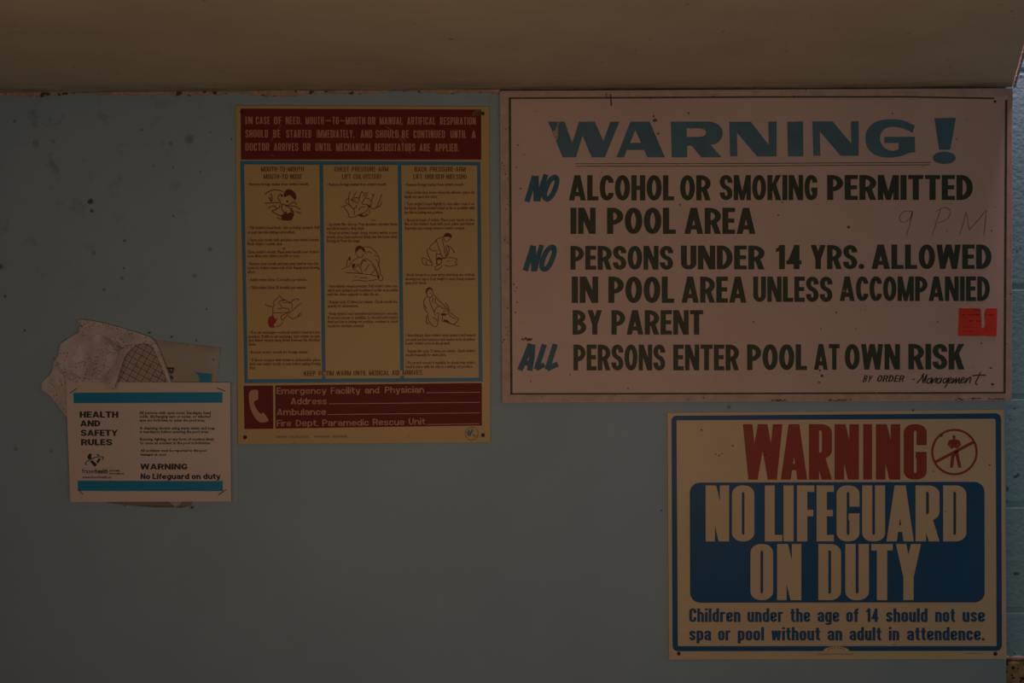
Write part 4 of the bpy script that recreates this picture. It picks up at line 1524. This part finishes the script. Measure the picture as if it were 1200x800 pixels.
sheet('paper_sheet', main, hmain, M['mould'], tp, 3.4)
lip = [(90, 376), (96, 374), (106, 375.5), (122, 378.5), (140, 383.5), (160, 389.5), (176, 395), (182, 400.5), (176, 403), (166, 401.5), (158, 404.5), (148, 413.5), (143, 407), (134, 400), (124, 394), (112, 388.5), (101, 385.5), (97, 381.5)]


def hlip(x, y):
    top = 374 + (x - 96) * .262
    t = max(0, min(1, (y - top) / 14))
    return .0060 + .0125 * t + crumple(x, y, 0, .0011, .3)


sheet('folded_lip', lip, hlip, M['mould'], tp, 3.4, label='folded-over top lip of the torn paper')
grid = [(146, 390), (160, 391), (176, 395), (183.5, 401.8), (187, 411), (192.5, 425), (201, 449), (196, 462), (120, 462), (124, 440), (134, 412)]
sheet('chart_side', grid, lambda x, y: .0045 + .00006 * max(0, 190 - x) + .0014 * tri((x + y * .6) / 44), M['ruled'], tp, 5, label='ruled chart side of the torn paper')
rim = [(176, 395), (182, 400.5), (187, 411), (192.5, 425), (201, 449), (197.5, 449), (188.5, 427), (182.5, 413), (178, 405)]
sheet('torn_rim', rim, lambda x, y: .0085 + .001 * tri(y / 9), M['mould'], tp, 3)
tip = [(160, 403.5), (154, 407.5), (148.5, 414), (145, 420), (141.8, 430), (138.3, 441), (134.5, 454), (132.3, 457.5), (126, 451.5), (113.5, 442), (117, 438), (124, 433), (131, 420), (139, 411), (148, 405)]


def htip(x, y):
    # a strip bent forward: high along its right edge, falling back to the left
    xr = 160 - (y - 404) * .50
    t = max(0, min(1, (xr - x) / 20))
    return .0265 - .0125 * t * t + .0012 * tri((x - y) / 15)


sheet('curled_flap', tip, htip, M['mould'], tp, 3.2, label='pale curled tip of the torn paper')

# ------------------------------------------------------------------ 6. white health and safety notice in a clear sleeve
hn = thing('health_rules_notice', 'white HEALTH AND SAFETY RULES notice with two teal bars, stapled in a clear sleeve', 'notice', 176, 588)
HN = .0105
TL, TR, BR_, BL = (77, 447.6), (269.6, 448), (270.6, 587.4), (82.6, 588)


def q(u, v):
    a_ = (TL[0] + (TR[0] - TL[0]) * u, TL[1] + (TR[1] - TL[1]) * u)
    b_ = (BL[0] + (BR_[0] - BL[0]) * u, BL[1] + (BR_[1] - BL[1]) * u)
    return (a_[0] + (b_[0] - a_[0]) * v, a_[1] + (b_[1] - a_[1]) * v)


panel('paper_sheet', [TL, TR, BR_, BL], HN - .0012, HN, M['paper'], hn, .0002)
sl = [(79.5, 449.5), (276.6, 449.5), (277.6, 591.5), (268, 593.5), (88, 590.5), (80.5, 584)]
sheet('plastic_sleeve', sl, lambda x, y: .0086, M['plastic'], hn, 30, thick=0, smooth=True)
tube([P(x, y, .0088) for x, y in [(273, 450), (276.3, 452), (277, 520), (277.4, 588), (275, 592), (266, 593.2), (225, 593)]], .0006, 'sleeve_seam', M['plastic'], hn)
tube([P(x, y, .0088) for x, y in [(79, 536), (77.6, 545), (78.4, 556), (80.2, 565), (81.5, 575)]], .0005, 'sleeve_seam', M['plastic'], hn)
f = Flat()
f.poly([(86, 460), (260.8, 459.4), (260.8, 471.6), (86.2, 472.3)])
f.poly([(91, 563), (261.2, 563.4), (261.2, 575.3), (91.2, 575)])
f.build('teal_bar', M['bar'], hn, HN + .0003)
f = Flat()
for tx, x0, x1, yb in (('HEALTH', 93.4, 138.6, 489.2), ('AND', 94, 117.6, 499.6), ('SAFETY', 94.6, 137.9, 510.7), ('RULES', 95, 131.6, 521.6)):
    WIDE.word(f, tx, x0, x1, yb, yb - 7.3)
f.build('heading_lettering', M['paper_ink'], hn, HN + .0003)
f = Flat()
for tx, x1, y in (('All persons with open sores, bandages, head', 247, 483.4), ('colds, discharging ears or noses, or infected', 246.6, 487.7), ('eyes are forbidden to enter the pool area;', 240, 492.1),
                  ('A cleansing shower using warm water and soap', 252, 501.4), ('is mandatory before entering the pool area;', 244, 505.6), ('Running, fighting, or any form of conduct likely', 251, 514.3),
                  ('to cause an accident in the pool is forbidden;', 247, 518.7), ('All accidents must be reported to the pool', 241.8, 527.6), ('manager at once.', 195.4, 532.2)):
    type_line(f, tx, 163.2 + (y - 483) * .03, x1, y + 1.6, 3.3, .03, res=1)
f.build('rules_text', M['paper_ink'], hn, HN + .0003)
f = Flat()
WIDE.word(f, 'WARNING', 164.5, 219.6, 550, 543.2)
WIDE.word(f, 'No Lifeguard on duty', 164.8, 258.4, 561.3, 554.6)
f.build('warning_lettering', M['paper_ink'], hn, HN + .0003)
f = Flat()
k17 = lambda pts: px_list(pts, 85, 525, 17.14)
f.poly(smooth_pts(k17([(320, 130), (345, 110), (385, 115), (378, 150), (375, 200), (350, 220), (310, 210), (300, 175)]), True, 3))
f.poly(smooth_pts(k17([(485, 125), (510, 115), (545, 150), (510, 150)]), True, 3))
f.poly(k17([(345, 262), (395, 238), (490, 325), (450, 380)]))
f.poly(k17([(480, 275), (520, 208), (568, 205), (545, 255), (510, 305)]))
f.stroke(smooth_pts(k17([(290, 330), (258, 320), (275, 280), (340, 235), (440, 190), (540, 170), (605, 175), (615, 195), (600, 235)]), n=4), .95)
f.build('heart_logo', M['paper_ink'], hn, HN + .0003)
f = Flat()
type_line(f, 'fraser', 96, 112, 554.4, 5.6, .005)
type_line(f, 'health', 111.6, 126.5, 554.4, 5.6, .03)
type_line(f, 'Better health.', 128.5, 140.4, 552.2, 2.4, .03, res=1)
type_line(f, 'Best in health care.', 128.5, 145.8, 555.6, 2.4, .03, res=1)
type_line(f, 'www.fraserhealth.ca', 96.4, 130.2, 560.2, 3.0, .02, res=1)
f.build('logo_lettering', M['paper_ink'], hn, HN + .0003)
for x0, y0, x1, y1 in ((82.8, 460.3, 90, 455), (254.6, 454.4, 264, 458.2), (91.5, 572.8, 97.3, 578.9), (256.4, 579.6, 265, 573.2)):
    a_, b_ = P(x0, y0, HN + .0002), P(x1, y1, HN + .0002)
    up = Vector((0, -.0011, 0))
    tube([a_, a_ + up * .8, a_.lerp(b_, .1) + up, a_.lerp(b_, .9) + up, b_ + up * .8, b_], .00065, 'staple', M['steel'], hn)
